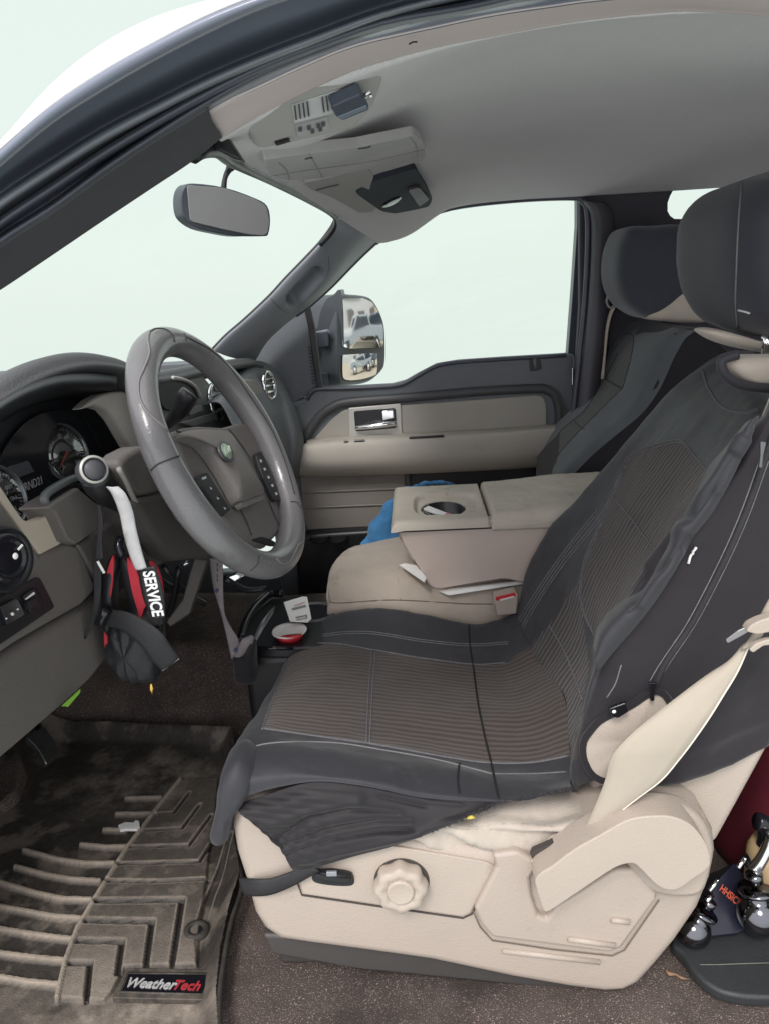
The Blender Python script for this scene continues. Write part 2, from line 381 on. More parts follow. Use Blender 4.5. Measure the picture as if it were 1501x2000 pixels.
def ribbon(name, left, right, m, parent=None, n=6, thick=.0015, mid=0., **k):
    """band between two edge lines (world points)"""
    L, R = np.asarray(left, float), np.asarray(right, float); c = (L+R)/2
    if mid:
        nn = gnorm(np.stack([L, c, R])); c = c+nn[1]*mid
    return patch(name, [L, c, R], m, parent, nu=n, nv=3, solid=thick, **k)
# ================================================================ FLOOR
def floor_z(x, y):
    hump = .17*sst(y, 1.50, 1.66)*(1-sst(y, 1.95, 2.1)*.8)*(1-sst(x, -.15, .05))
    toe = .55*sst(-x, .85, 1.35)
    return hump+toe+.004*np.sin(x*9+y*4)
gx = np.linspace(-1.4, 1.35, 150); gy = np.linspace(.66, 2.3, 90)
GX, GY = np.meshgrid(gx, gy)
FB = np.stack([GX, GY, floor_z(GX, GY)+.003*fbm(GX, GY, 0, 9)], -1)
floor = mkgrid('floor', FB, CARPET); floor['kind'] = 'structure'

# ================================================================ CAB SHELL
cab = thing('truck_cab', 'grey lined pickup truck cab seen through the open driver doorway, with dark rubber door seals', 'truck cab', (0, .62, 0))
xs = [-60, 0, 100, 200, 300, 400, 500, 600, 750, 900, 1050, 1200, 1350, 1600]
RC = {
 'c0': [345, 285, 172, 92, 40, 8, -20, -45, -80, -105, -125, -140, -150, -160],
 'c1': [348, 295, 208, 140, 84, 34, -6, -36, -72, -98, -118, -133, -143, -153],
 'c2': [372, 318, 235, 170, 112, 60, 14, -20, -58, -84, -104, -119, -129, -139],
 'c3': [440, 387, 320, 257, 205, 155, 112, 74, 20, -18, -48, -70, -82, -92],
 'c4': [456, 402, 335, 272, 218, 167, 123, 84, 28, -10, -40, -62, -74, -84],
 'c5': [486, 432, 365, 298, 238, 182, 132, 92, 40, 12, -20, -42, -54, -64],
 'c6': [526, 472, 408, 335, 268, 205, 150, 108, 52, 17, -8, -28, -40, -50],
 'c7': [540, 490, 424, 352, 283, 221, 170, 125, 72, 42, 16, -4, -14, -22]}
def rail(k, Y, dy=0, dx=0): return [PY(x+dx, y+dy, Y) for x, y in zip(xs, RC[k])]
patch('outer_body_skin', [rail('c0', .58, 14, 8), rail('c0', .50), rail('c1', .47, -6), rail('c1', .475)], WHITE_P, cab, 4, 4, solid=.003)
patch('door_opening_frame', [rail('c1', .476), rail('c1', .466, 8), rail('c2', .475), rail('c2', .52, 2), rail('c3', .575, -30), rail('c3', .585, -4), rail('c3', .57)], FRAME, cab, 4, 5, solid=.002)
patch('upper_door_seal', [rail('c3', .572), rail('c3', .556, 4), rail('c4', .556), rail('c4', .575, 6), rail('c5', .59, -6)], RUB_L, cab, 4, 4, solid=.002)
patch('inner_door_seal', [rail('c5', .59, -7), rail('c5', .572, -1), rail('c5', .572, 6), rail('c5', .592, 14), rail('c6', .597, -12), rail('c6', .584, -3), rail('c6', .592, 4)], RUB, cab, 4, 4, solid=.002)
tube('seal_lip', crs(rail('c6', .588), 4), .0016, RUB_L, cab, 6)
tube('seal_lip', crs(rail('c5', .573), 4), .0018, RUB_L, cab, 6)
tube('seal_lip', crs(rail('c2', .474, 3), 4), .0015, RUB_L, cab, 6)
# driver side windscreen pillar trim, from its upper end at the headliner down and forward out of the frame
pa = [(-60, 526), (0, 472), (100, 408), (200, 335), (300, 268), (355, 235), (405, 203)]
pb = [(-60, 560), (0, 512), (100, 448), (200, 378), (300, 305), (365, 262), (415, 236)]
pc = [(-60, 598), (0, 562), (100, 495), (200, 427), (300, 360), (372, 312), (431, 266)]
BA, ua = patchv([[PY(u, v+3, .594) for u, v in pa], [PY(u, v, .622) for u, v in pb], [PY(u, v-4, .655) for u, v in pc], [PY(u, v, .665) for u, v in pc], [PY(u, v-3, .70) for u, v in pc], [PY(u, v-24, .72) for u, v in pc]], 5, 5)
mkgrid('windscreen_pillar_trim', BA, mat('dark_pillar_trim', (.062, .060, .068), .6, .25, 700, .1, 5), cab, ua, solid=.003)['label'] = 'dark grey trim running down the near windscreen pillar'
# narrow cover between seal and headliner edge
pk_u = [(402, 221), (450, 194), (500, 171), (600, 125), (700, 86), (860, 49), (967, 27), (1074, 11), (1154, 0), (1300, -12), (1600, -22)]
pk_l = [(431, 266), (480, 236), (520, 213), (610, 167), (700, 128), (833, 91), (967, 64), (1127, 36), (1287, 19), (1394, 18), (1620, 36)]
pu = lambda a, t, dy=0: [PY(u, v+dy, t) for u, v in a]
patch('frame_cover', [[PY(u, v, .594) for u, v in [(405, 203), (450, 178), (500, 151), (600, 110), (700, 68), (860, 24), (967, 7), (1074, -14), (1154, -24), (1300, -36), (1600, -50)]], pu(pk_u, .612, -8), pu(pk_u, .618, 2)], FRAME, cab, 5, 4, solid=.002)
patch('headliner_edge', [pu(pk_u, .615, -2), [PY((a[0]+b[0])/2, (a[1]+b[1])/2, .64) for a, b in zip(pk_u, pk_l)], pu(pk_l, .662, -3), pu(pk_l, .675), [p+np.array([0, .01, .02]) for p in pu(pk_l, .69, -4)]], PINK, cab, 5, 4, solid=.002)
tube('scuff_mark', [PY(798, 86, .622), PY(806, 82, .624), PY(814, 82, .624)], .0006, BLK, cab, 5)

# headliner, near edge -> passenger window top; windscreen header -> rear
hdr = [(431, 268, .69), (470, 312, .95), (560, 358, 1.35), (657, 421, 1.82), (735, 472, 2.02)]
H = [PY(*p) for p in hdr]
far = [PY(u, v, 2.10) for u, v in [(735, 472), (800, 432), (880, 404), (1000, 389), (1128, 383), (1318, 371)]]
near = [PY(u, v, .68) for u, v in [(431, 268), (520, 213), (700, 128), (967, 64), (1287, 19), (1620, 36)]]
def hz(x, y):
    e = np.interp(y, [.68, .95, 1.35, 1.82, 2.1], [0, 1, 1.15, 1, 0]); return e
rows = []
ycol = [.68, .80, .95, 1.15, 1.35, 1.6, 1.82, 1.95, 2.05, 2.10]
hx = np.interp(ycol, [h[1] for h in H], [h[0] for h in H]); hzv = np.interp(ycol, [h[1] for h in H], [h[2] for h in H])
nz0, fz0 = 1.197, 1.196
for i, y in enumerate(ycol):
    t = (y-.68)/(2.10-.68); bul = (1-(2*t-1)**4)
    r = []
    for s in [0, .05, .15, .35, .6, 1, 1.6, 2.4]:
        x = hx[i]+s*.62+(.0)
        zedge_n = np.interp(x, [p[0] for p in near], [p[2] for p in near]); zedge_f = np.interp(x, [p[0] for p in far], [p[2] for p in far])
        ze = zedge_n*(1-t)+zedge_f*t+bul*.052
        w = sst(np.array(s), 0, .42)
        z = hzv[i]*(1-w)+ze*w
        if i == 0: z = zedge_n
        if i == len(ycol)-1: z = zedge_f if x > far[0][0] else far[0][2]
        r.append(np.array([x, y, float(z)]))
    rows.append(r)
HB, hu = patchv(rows, 8, 8)
mkgrid('headliner', HB, HEAD, cab, hu, solid=.004)
Hn = gnorm(HB); HT = bvh(HB)
tube('header_seal', crs([PY(378, 303, .665), PY(400, 292, .69), PY(428, 296, .78), PY(458, 318, .95), PY(530, 353, 1.3), PY(600, 389, 1.6), PY(645, 415, 1.78), PY(657, 431, 1.86), PY(650, 452, 1.9), PY(626, 478, 1.92)], 6), .007, BLK, cab, 8)
slabY('header_corner', [(422, 256), (440, 262), (474, 314), (455, 309), (430, 296), (412, 286)], .70, .02, BLK, cab, bevel=.003)
# roof panel and unseen body panels, added to close the cab against outside light
patch('roof_panel', [[np.array([x0+x, y, z-dz]) for x, dz in ((0, .03), (.2, .01), (.6, 0), (1.1, 0), (1.6, 0))] for x0, y, z in [(.02, .60, 1.225), (-.06, .66, 1.262), (-.13, .8, 1.285), (-.16, 1.0, 1.305), (-.165, 1.35, 1.315), (-.12, 1.8, 1.305), (-.05, 2.05, 1.285), (-.02, 2.16, 1.265), (0, 2.22, 1.235)]], WHITE_P, cab, 3, 4, solid=.004)
box('rear_wall', (1.42, 1.42, .60), (.04, 1.74, 1.35), GREY_PL, cab, bevel=.01)
box('firewall', (-1.44, 1.45, .40), (.04, 1.75, .95), BLK_R, cab, bevel=.01)
box('floor_pan', (0, 1.46, -.09), (2.9, 1.78, .04), BLK, cab, bevel=.01)
box('far_rocker', (-.1, 2.345, .02), (2.6, .05, .16), GREY_PL, cab, bevel=.01)
box('cowl_side', (-1.05, 2.33, .38), (.72, .04, .86), GREY_PL, cab, bevel=.01)
box('near_cowl_side', (-1.09, .68, .38), (.58, .04, .80), GREY_PL, cab, bevel=.01)
# passenger windscreen pillar
e1 = [(735, 472), (657, 430)]
a1 = [(676, 418), (656, 432), (648, 447), (626, 476), (594, 510), (560, 545), (528, 580), (480, 625), (445, 655), (417, 684)]
a2 = [(700, 430), (675, 440), (668, 462), (648, 492), (618, 528), (588, 562), (556, 595), (512, 632), (476, 662), (440, 694)]
a3 = [(734, 450), (712, 462), (694, 480), (668, 515), (640, 552), (606, 586), (572, 606), (535, 642), (500, 672), (470, 702)]
a4 = [(752, 462), (733, 474), (708, 497), (681, 524), (646, 560), (606, 596), (578, 616), (549, 640), (520, 668), (496, 706)]
PB, pu_ = patchv([[PY(u, v, 1.98) for u, v in a1], [PY(u, v, 1.93) for u, v in a1], [PY(u, v, 1.96) for u, v in a2], [PY(u, v, 2.02) for u, v in a3], [PY(u, v, 2.12) for u, v in a4], [PY(u, v, 2.17) for u, v in a4]], 12, 12)
pp = prj(PB); dd = dpoly(pp[..., 0], pp[..., 1], [(575, 585), (619, 536)])
PBn = gnorm(PB); PB = PB-PBn*(.045*(1-sst(dd, 9, 17)))[..., None]
mkgrid('windscreen_pillar_trim', PB, TRIM_A, cab, pu_, solid=.002)['label'] = 'lighter grey trim of the far windscreen pillar with a recessed grab handle'
PT = bvh(PB)
for pl in [[(528, 581), (540, 595), (553, 606), (566, 612)], [(641, 500), (643, 520), (640, 532)]]:
    q = drape(pl, PT, .0006);
    if len(q) > 2: tube('trim_seam', q, .0009, BLK, cab, 5)
tube('windscreen_seal', [PY(u-2, v, 1.935) for u, v in crs(a1[1:], 4)], .0052, BLK, cab, 8)
tube('door_seal', [PY(u, v, 2.125) for u, v in crs(a4[1:7], 4)], .006, RUB, cab, 8)
# windscreen glass
wn = [PY(u, v, .68) for u, v in [(425, 268), (372, 306), (300, 356), (200, 424), (0, 560), (-200, 700), (-420, 850)]]
wf = [PY(u, v, 1.97) for u, v in [(656, 432), (648, 447), (600, 505), (560, 545), (480, 625), (417, 684), (330, 770)]]
wm = [(a+b)/2+np.array([-.06, 0, .02]) for a, b in zip(wn, wf)]
patch('windscreen', [wn, wm, wf], GLASS, cab, 4, 6)
# passenger side B pillar, quarter panel, rear quarter window
slabY('quarter_panel', [(1131, 368), (1200, 366), (1320, 362), (1309, 382), (1304, 396), (1304, 412), (1309, 421), (1317, 427), (1700, 430), (1760, 1050), (1110, 1150), (1118, 800), (1131, 600)], 2.16, .03, mat('dark_quarter_trim', (.052, .048, .062), .7, .25, 600, .15, 4), cab, bevel=.006)
slabY('quarter_glass', [(1296, 430), (1298, 376), (1420, 360), (1700, 365), (1700, 436)], 2.22, .004, GLASS, cab, bevel=0)
pr = [(1142, 392), (1158, 420), (1160, 480), (1156, 560), (1148, 660), (1138, 760), (1128, 860), (1122, 960)]
patch('door_pillar_trim', [[PY(u-10, v, 2.17) for u, v in pr], [PY(u-4, v, 2.11) for u, v in pr], [PY(u+12, v+2, 2.09) for u, v in pr], [PY(u+30, v+4, 2.11) for u, v in pr], [PY(u+40, v+5, 2.16) for u, v in pr]], mat('pillar_trim_grey', (.085, .083, .098), .6, .2, 600, .1, 5), cab, 5, 5, solid=.002)
tube('door_seal', crs([PY(u, v, 2.13) for u, v in [(733, 474), (768, 452), (805, 434), (880, 406), (1000, 391), (1110, 386), (1136, 393), (1146, 420), (1146, 500), (1140, 600), (1128, 720), (1118, 820), (1112, 930)]], 5), .0075, RUB, cab, 8)
box('latch_striker', PY(1117, 735, 2.17), (.006, .012, .05), CHROME, cab, bevel=.002)
# sun visor, lies against the headliner
def headslab(name, px, t, m, parent, off=.0, bevel=.003, pln=None, **k):
    q = [np.array(HT.ray_cast(Vector(CC), Vector(ray(u, v)).normalized())[0] or PY(u, v, 1.0)) for u, v in px]
    c = np.mean(q, 0); A = np.array(q)-c; n = np.linalg.svd(A)[2][2]; n = n if n[2] < 0 else -n
    lo = (A@n).max()
    o = c+n*(lo+off)
    return slab(name, [PP(u, v, o, n) for u, v in px], -n*t, m, parent, bevel=bevel, **k), (o, n)
vp = plane3(PY(600, 165, .668), PY(500, 294, .745), PY(732, 208, .765)); vp = (vp[0], vp[1] if vp[1][2] < 0 else -vp[1])
visor = slab('sun_visor', [PP(u, v, *vp) for u, v in rnd([(478, 222), (484, 262), (500, 296), (566, 283), (690, 254), (732, 212), (752, 158), (747, 100), (600, 150)], 14)], -vp[1]*.016, VIS, cab, bevel=.007, seg=4)
print('VISOR', [tuple(PP(u, v, *vp).round(3)) for u, v in [(478, 222), (500, 296), (732, 212), (747, 100)]])
def onp(px, pl, d=.001):
    o, n = pl; return [PP(u, v, np.array(o)+np.array(n)*d, n) for u, v in px]
def sticker(name, px, pl, m, parent, d=.0012): return slab(name, onp(px, pl, d), -np.array(pl[1])*.0008, m, parent, bevel=0)
LAB = mat('grey_white_sticker', (.66, .66, .67), .6); INK = mat('dark_ink', (.10, .095, .11), .7); ORG = mat('orange_ink', (.52, .30, .14), .6)
s1 = sticker('warning_label', [(570, 206), (668, 175), (672, 216), (576, 240)], vp, LAB, visor)
s2 = sticker('warning_label', [(577, 246), (640, 229), (643, 252), (581, 267)], vp, mat('faded_sticker', (.46, .45, .46), .6), visor)
bars = [[(574+i*8.2, 206-i*2.4), (577.5+i*8.2, 205-i*2.4), (581+i*8.2, 234-i*2.3), (577.5+i*8.2, 235-i*2.3)] for i in range(4)]
bars += [[(628+i*8, 190-i*2.4), (631+i*8, 189-i*2.4), (635+i*8, 219-i*2.3), (632+i*8, 220-i*2.3)] for i in range(5)]
parts = []
for b in bars:
    q = np.array(onp(b, vp, .0026)); parts.append((q, [(0, 1, 2, 3)]))
for r_, (x0, y0) in enumerate([(583, 250), (600, 247), (607, 254), (618, 243), (628, 240), (622, 250)]):
    parts.append((np.array(onp([(x0, y0), (x0+7, y0-2), (x0+8, y0+6), (x0+1, y0+8)], vp, .0026)), [(0, 1, 2, 3)]))
V, f = multi(parts); mk('printed_lines', V, f, INK, s1, smooth=False)
sticker('printed_edge', [(672, 173), (683, 170), (687, 190), (676, 194)], vp, ORG, visor)
slab('visor_pivot_slot', onp([(538, 281), (566, 273), (568, 277), (541, 285)], vp, .003), -np.array(vp[1])*.002, BLK, visor, bevel=0)
# remote clipped to the visor: a thing of its own
o = np.array(vp[0])+np.array(vp[1])*.012
rem = thing('toll_remote', 'small blue-grey remote box clipped onto the sun visor beside the warning label', 'remote', tuple(PP(685, 210, o, vp[1])))
slab('case', [PP(u, v, o, vp[1]) for u, v in rnd([(648, 210), (706, 184), (722, 210), (720, 216), (668, 237), (655, 228)], 5)], -np.array(vp[1])*.011, mat('blue_grey_plastic', (.075, .09, .125), .4, .1), rem, bevel=.003)
slab('button_strip', [PP(u, v, o+np.array(vp[1])*.001, vp[1]) for u, v in [(660, 229), (716, 206), (717, 213), (668, 234)]], -np.array(vp[1])*.001, mat('pale_button', (.20, .24, .30), .4), rem, bevel=.0005)
tube('clip', [PP(712, 188, o, vp[1]), PP(720, 180, o, vp[1]), PP(724, 186, o, vp[1])], .002, CHROME, rem, 6)
# overhead console and far visor
oc, op_ = headslab('overhead_console', rnd([(514, 312), (600, 300), (700, 288), (810, 264), (824, 276), (831, 302), (826, 313), (728, 342), (722, 330), (628, 349), (566, 353), (528, 345)], 7), .012, mat('overhead_console_plastic', (.46, .44, .44), .8, .1), cab, .005, .004)
for ln in [[(528, 345), (600, 333), (722, 316), (828, 292)], [(604, 300), (614, 318), (630, 346)], [(800, 268), (812, 285), (814, 306)], [(545, 318), (560, 333), (566, 350)]]:
    tube('panel_seam', crs(onp(ln, op_, .0005), 5), .0004, mat('soft_seam', (.30, .29, .29), .9), oc, 5)
for ln in [[(700, 291), (716, 289), (724, 286)], [(596, 311), (604, 309), (610, 308)]]: tube('catch', onp(ln, op_, .001), .0009, INK, oc, 5)
fv, fp = headslab('sun_visor', rnd([(592, 357), (640, 348), (718, 328), (732, 344), (722, 368), (736, 404), (730, 414), (702, 417), (650, 388), (600, 368)], 8), .015, VIS, cab, .004, .005)
fv['label'] = 'folded far sun visor ahead of the passenger window'
tube('visor_clip', onp([(617, 372), (640, 366), (662, 361)], fp, .002), .0012, INK, fv, 5)
dl, dp_ = headslab('dome_lamp', rnd([(694, 378), (712, 360), (785, 336), (812, 328), (824, 352), (845, 388), (838, 404), (812, 410), (770, 418), (745, 414)], 8), .03, mat('smoky_lamp_housing', (.045, .05, .065), .75, .1, spec=.15), cab, .012, .006)
lathe('lens', [(0, .001), (.018, .001), (.026, -.0), (.028, -.004)], PP(765, 396, np.array(dp_[0])+np.array(dp_[1])*.002, dp_[1]), dp_[1], BLKG, dl, sx=1.0, sy=.8)
slab('lamp_switch', onp(rnd([(796, 372), (818, 366), (838, 390), (818, 404)], 4), dp_, .006), -np.array(dp_[1])*.006, mat('clear_brownish_plastic', (.10, .09, .09), .5, spec=.2), dl, bevel=.002)

# ================================================================ REAR VIEW MIRROR
rv = thing('rear_view_mirror', 'black framed rear-view mirror hanging from the windscreen, its glass plain grey', 'mirror', tuple(PY(440, 330, 1.36)))
mo = PY(445, 410, 1.33); mn = np.array([.62, -.78, -.06])
shp = [(366, 361), (437, 367), (498, 388), (521, 402), (527, 430), (524, 455), (516, 460), (488, 458), (433, 447), (372, 432)]
bk = [(362, 363), (380, 358), (440, 366), (500, 387), (523, 402), (529, 430), (525, 458), (516, 461), (488, 461), (460, 461), (425, 455), (388, 446), (364, 430), (355, 412), (354, 382)]
slab('housing', [PP(u, v, mo, mn) for u, v in sm(bk, 3)], -mn/np.linalg.norm(mn)*.035, mat('mirror_housing', (.05, .06, .075), .4, .1), rv, bevel=.008)
slab('mirror_glass', [PP(u, v, mo+mn*.0035, mn) for u, v in rnd(shp, 7)], -mn*.003, GREYMIR, rv, bevel=.0008)
tube('stem', [PP(437, 370, mo-mn*.012, mn), PY(440, 348, 1.34), PY(446, 334, 1.34), PY(454, 322, 1.33)], [.005, .004, .005, .009], BLK, rv, 8, smn=4)

# ================================================================ PASSENGER DOOR
DY = 2.20
door = thing('passenger_door', 'closed far passenger door in dark grey plastic with beige armrest and its window filled with pale sky', 'truck door', (0, 2.22, .05))
belt = [(600, 778), (606, 766), (622, 758), (693, 756), (766, 752), (792, 745), (818, 730), (853, 712), (896, 705), (983, 699), (1104, 692)]
slabY('door_panel', belt+[(1122, 691), (1122, 800), (1116, 931), (1125, 1150), (1118, 1230), (560, 1230), (530, 1000), (530, 800)], DY, .06, GREY_PL, door, bevel=.012, seg=4)
slabY('mirror_sail', rnd([(600, 590), (609, 640), (623, 757), (604, 772), (548, 800), (478, 722), (484, 694), (520, 650), (560, 606)], 5), DY+.012, .04, GREY_PL, door, bevel=.006)
slabY('window_frame', [(604, 598), (614, 640), (629, 757), (619, 757), (602, 640), (594, 604)], DY-.002, .03, BLK, door, bevel=.003)
V = []; parts = []
for i in range(12):
    t = i/11; c = PY(604.5+t*9, 678+t*70, DY-.006); parts.append(boxv(c, (.010, .006, .0035)))
V, f = multi(parts); mk('tweeter_grille', V, f, BLK, door, smooth=False)
slabY('window_post', [(1126, 384), (1139, 392), (1141, 560), (1126, 735), (1120, 930), (1104, 930), (1106, 692), (1108, 690), (1118, 560), (1126, 440)], DY+.02, .04, mat('door_frame_paint', (.045, .055, .07), .35, 0), door, bevel=.004)
slabY('window_glass', [(602, 604), (640, 548), (720, 478), (800, 432), (1000, 386), (1130, 382), (1128, 560), (1106, 700), (870, 720), (790, 760), (620, 770)], DY+.045, .004, GLASS, door, bevel=0)
tube('window_sill_lip', crs([PY(u, v+2, DY-.002) for u, v in belt], 4), .006, RUB, door, 8)
# moulding around the insert
arc = [(590, 866), (606, 838), (627, 811), (650, 795), (682, 785), (800, 776), (940, 764), (1040, 759), (1066, 761), (1082, 772), (1090, 795), (1092, 830)]
tube('insert_moulding', crs([PY(u, v, DY-.004) for u, v in arc], 5), .014, mat('dark_moulding', (.062, .064, .068), .5, .15), door, 10)
slabY('insert_panel', rnd([(610, 862), (645, 822), (672, 800), (700, 797), (880, 785), (1048, 772), (1060, 775), (1066, 790), (1066, 838), (900, 850)], 8), DY-.006, .012, mat('beige_door_insert', (.36, .34, .30), .7, .2, 500, .07, 5), door, bevel=.003)
slabY('lower_trim', rnd([(585, 920), (790, 912), (792, 1026), (600, 1036), (590, 1000)], 4), DY-.012, .02, mat('taupe_lower_trim', (.20, .185, .165), .7, .2, 500, .1, 5), door, bevel=.005)
for y in (962, 992): tube('trim_ridge', [PY(594, y, DY-.014), PY(788, y-8, DY-.014)], .003, MATS['taupe_lower_trim'], door, 6)
slabY('map_pocket', rnd([(800, 915), (1118, 900), (1122, 1010), (800, 1026)], 6), DY-.03, .03, BLK, door, bevel=.012)
slabY('map_pocket', rnd([(575, 1046), (650, 1040), (1118, 1010), (1118, 1200), (585, 1205)], 12), DY-.05, .05, BLK, door, bevel=.02)
for cx in (625, 660): lathe('bottle_rim', [(0, 0), (.03, 0), (.032, .004), (.03, .008)], PY(cx, 1052, DY-.055), (0, -.3, 1), BLK, door)
# armrest
ar0 = [(582, 926), (620, 928), (700, 926), (850, 920), (980, 914), (1060, 908), (1090, 905)]
ar1 = [(578, 902), (620, 905), (700, 903), (850, 896), (980, 891), (1060, 885), (1095, 882)]
ar2 = [(583, 876), (620, 874), (700, 868), (850, 860), (980, 852), (1060, 845), (1098, 842)]
ar3 = [(598, 866), (630, 862), (700, 857), (850, 850), (980, 843), (1060, 837), (1098, 833)]
AB, au = patchv([[PY(u, v+2, DY) for u, v in ar0], [PY(u, v, DY-.05) for u, v in ar0], [PY(u, v, DY-.085) for u, v in ar1], [PY(u, v, DY-.08) for u, v in ar2], [PY(u, v, DY-.055) for u, v in ar3], [PY(u, v, DY-.002) for u, v in [(a, b-6) for a, b in ar3]]], 6, 6)
arm = mkgrid('armrest', AB, mat('beige_armrest_vinyl', (.38, .355, .31), .6, .2, 600, .08, 5, dirt=((.15, .13, .11), 9, .64, .5)), door, au, solid=.004)
for a, b, w in [(672, 680, 3), (692, 712, 2), (798, 866, 3)]:
    tube('switch_slot', [PY(a, 862-(a-670)*.055, DY-.078), PY(b, 862-(b-670)*.055, DY-.078)], .0035, BLK, arm, 6)
hp = slabY('handle_plate', rnd([(680, 797), (782, 788), (785, 848), (682, 854)], 3), DY-.012, .01, SILVER, door, bevel=.0025)
slabY('handle_recess', rnd([(691, 803), (772, 797), (774, 836), (694, 843)], 5), DY-.014, .003, BLK, hp, bevel=.001)
tube('door_lever', [PY(694, 836, DY-.022), PY(725, 833, DY-.03), PY(752, 829, DY-.03), PY(772, 827, DY-.022)], [.006, .0075, .009, .008], CHROME, hp, 10, smn=4)
slabY('lever_pivot', rnd([(744, 803), (768, 800), (770, 818), (746, 822)], 4), DY-.026, .012, CHROME, hp, bevel=.004)
slabY('lock_knob_recess', rnd([(1032, 700), (1054, 699), (1057, 722), (1034, 726)], 4), DY-.002, .004, BLK, door, bevel=.001)
tube('lock_knob', [PY(1044, 720, DY-.006), PY(1043, 700, DY-.006)], .006, GREY_PL, door, 8)
# towing mirror, a part of the door
m0 = PY(667, 660, 2.36); m1 = PY(750, 660, 2.60); nm = np.cross(m1-m0, [0, 0, 1.]); nm /= np.linalg.norm(nm); nm = nm if nm[0] > 0 else -nm; nm = nm+np.array([0, 0, .022]); nm /= np.linalg.norm(nm)
mir = slab('side_mirror', [PP(u, v, m0, nm) for u, v in sm([(664, 577), (690, 575), (716, 578), (729, 585), (741, 604), (750, 628), (753, 655), (753, 706), (746, 726), (722, 746), (690, 752), (664, 750), (660, 700), (660, 620)], 4)], -nm*.11, mat('mirror_shell', (.062, .07, .08), .4, .12), door, bevel=.012, seg=4)
slab('mirror_head', [PY(u, v, 2.36) for u, v in sm([(668, 578), (650, 577), (636, 586), (625, 612), (619, 640), (612, 648), (624, 752), (668, 752)], 4)], (0, .12, 0), MATS['mirror_shell'], mir, bevel=.012)
for y in (660, 742): slabY('mirror_arm', rnd([(608, y-10), (640, y-14), (642, y+16), (612, y+22)], 3), 2.32, .04, RUB, mir, bevel=.004)
tube('mirror_arm', [PY(612, 652, 2.33), PY(640, 646, 2.33), (PY(644, 652, 2.33))], .006, RUB_L, mir, 6)
MIRG = mat('mirror_silver', (.92, .95, .94), .015, 0, var=.0, metal=1)
g1 = [(669, 582), (705, 582), (724, 590), (737, 610), (746, 640), (747, 676), (745, 679), (680, 681), (669, 676)]
def dome(px, h, off):
    Pq = np.array([PP(u, v, m0+nm*off, nm) for u, v in px]); c = Pq.mean(0); R2 = (np.linalg.norm(Pq-c, axis=1)**2).max(); V = [c+nm*h]; F_ = []
    for k in (.25, .5, .75, 1.0):
        for p in Pq: V.append(c+(p-c)*k+nm*h*(1-k*k*np.dot(p-c, p-c)/R2))
    n_ = len(Pq)
    for j in range(n_): F_.append((0, 1+j, 1+(j+1) % n_))
    for k in range(3):
        for j in range(n_): F_.append((1+k*n_+j, 1+(k+1)*n_+j, 1+(k+1)*n_+(j+1) % n_, 1+k*n_+(j+1) % n_))
    return mk('mirror_glass', V, F_, MIRG, mir)
dome(rnd(g1, 5), .0075, .003)
q = [(669, 695), (672, 693), (730, 690), (734, 696), (735, 712), (733, 728), (728, 733), (700, 741), (676, 742), (669, 732)]
dome(sm(q, 3), .011, .003)['label'] = 'small convex lower mirror glass'
# ================================================================ DASHBOARD
dash = thing('dashboard', 'dark grey dashboard with hooded gauges, tan trim strips and round chrome-ringed vents', 'dashboard', (-.6, 1.45, .3))
hood_m = mat('soft_dash_top', (.085, .085, .09), .55, .5, 350, .1, 6)
# long top pad across the cab
fe = [(-140, 860, .80), (0, 778, .88), (60, 742, .93), (120, 718, .99), (180, 709, 1.06), (240, 716, 1.14), (300, 738, 1.22), (345, 734, 1.35), (400, 722, 1.52), (450, 712, 1.75), (495, 706, 1.98), (512, 712, 2.05)]
F0 = [PY(u, v, y) for u, v, y in fe]
F1 = [p+np.array([-.05, .0, .003]) for p in F0]
F2 = [np.array([p[0]-.30, p[1], .755+.010*math.sin(p[1]*3)]) for p in F0]
F3 = [np.array([p[0]-.62, p[1], .66]) for p in F0]
Fm = [p+np.array([-.012, 0, -.016]) for p in F0]
Fi = [p+np.array([-.10, 0, -.035]) for p in F0]
patch('top_pad', [F3, F2, F1, F0, Fm, Fi], hood_m, dash, 6, 6, solid=.002)
# gauge hood underside
slabX('gauge_well', [(-90, 870), (0, 790), (60, 752), (120, 730), (180, 722), (240, 732), (262, 760), (275, 880), (215, 912), (155, 937), (100, 962), (96, 1000), (60, 1020), (44, 1008), (22, 975), (0, 945), (-90, 850)][:-1], -.535, .03, NAVY, dash, bevel=.004)
u0 = [(-90, 866, .80), (0, 800, .88), (60, 768, .95), (120, 752, 1.0), (180, 752, 1.06), (228, 752, 1.12)]
patch('hood_underside', [[PY(u, v, y)+np.array([-.012, 0, -.008]) for u, v, y in fe[:6]], [PX(u, v, -.45) for u, v, y in u0], [PX(u, v+25, -.532) for u, v, y in u0]], NAVY, dash, 5, 5, solid=.002)
box('dash_core', (-.86, 1.44, .59), (.56, 1.40, .26), BLK_R, dash, bevel=.02)
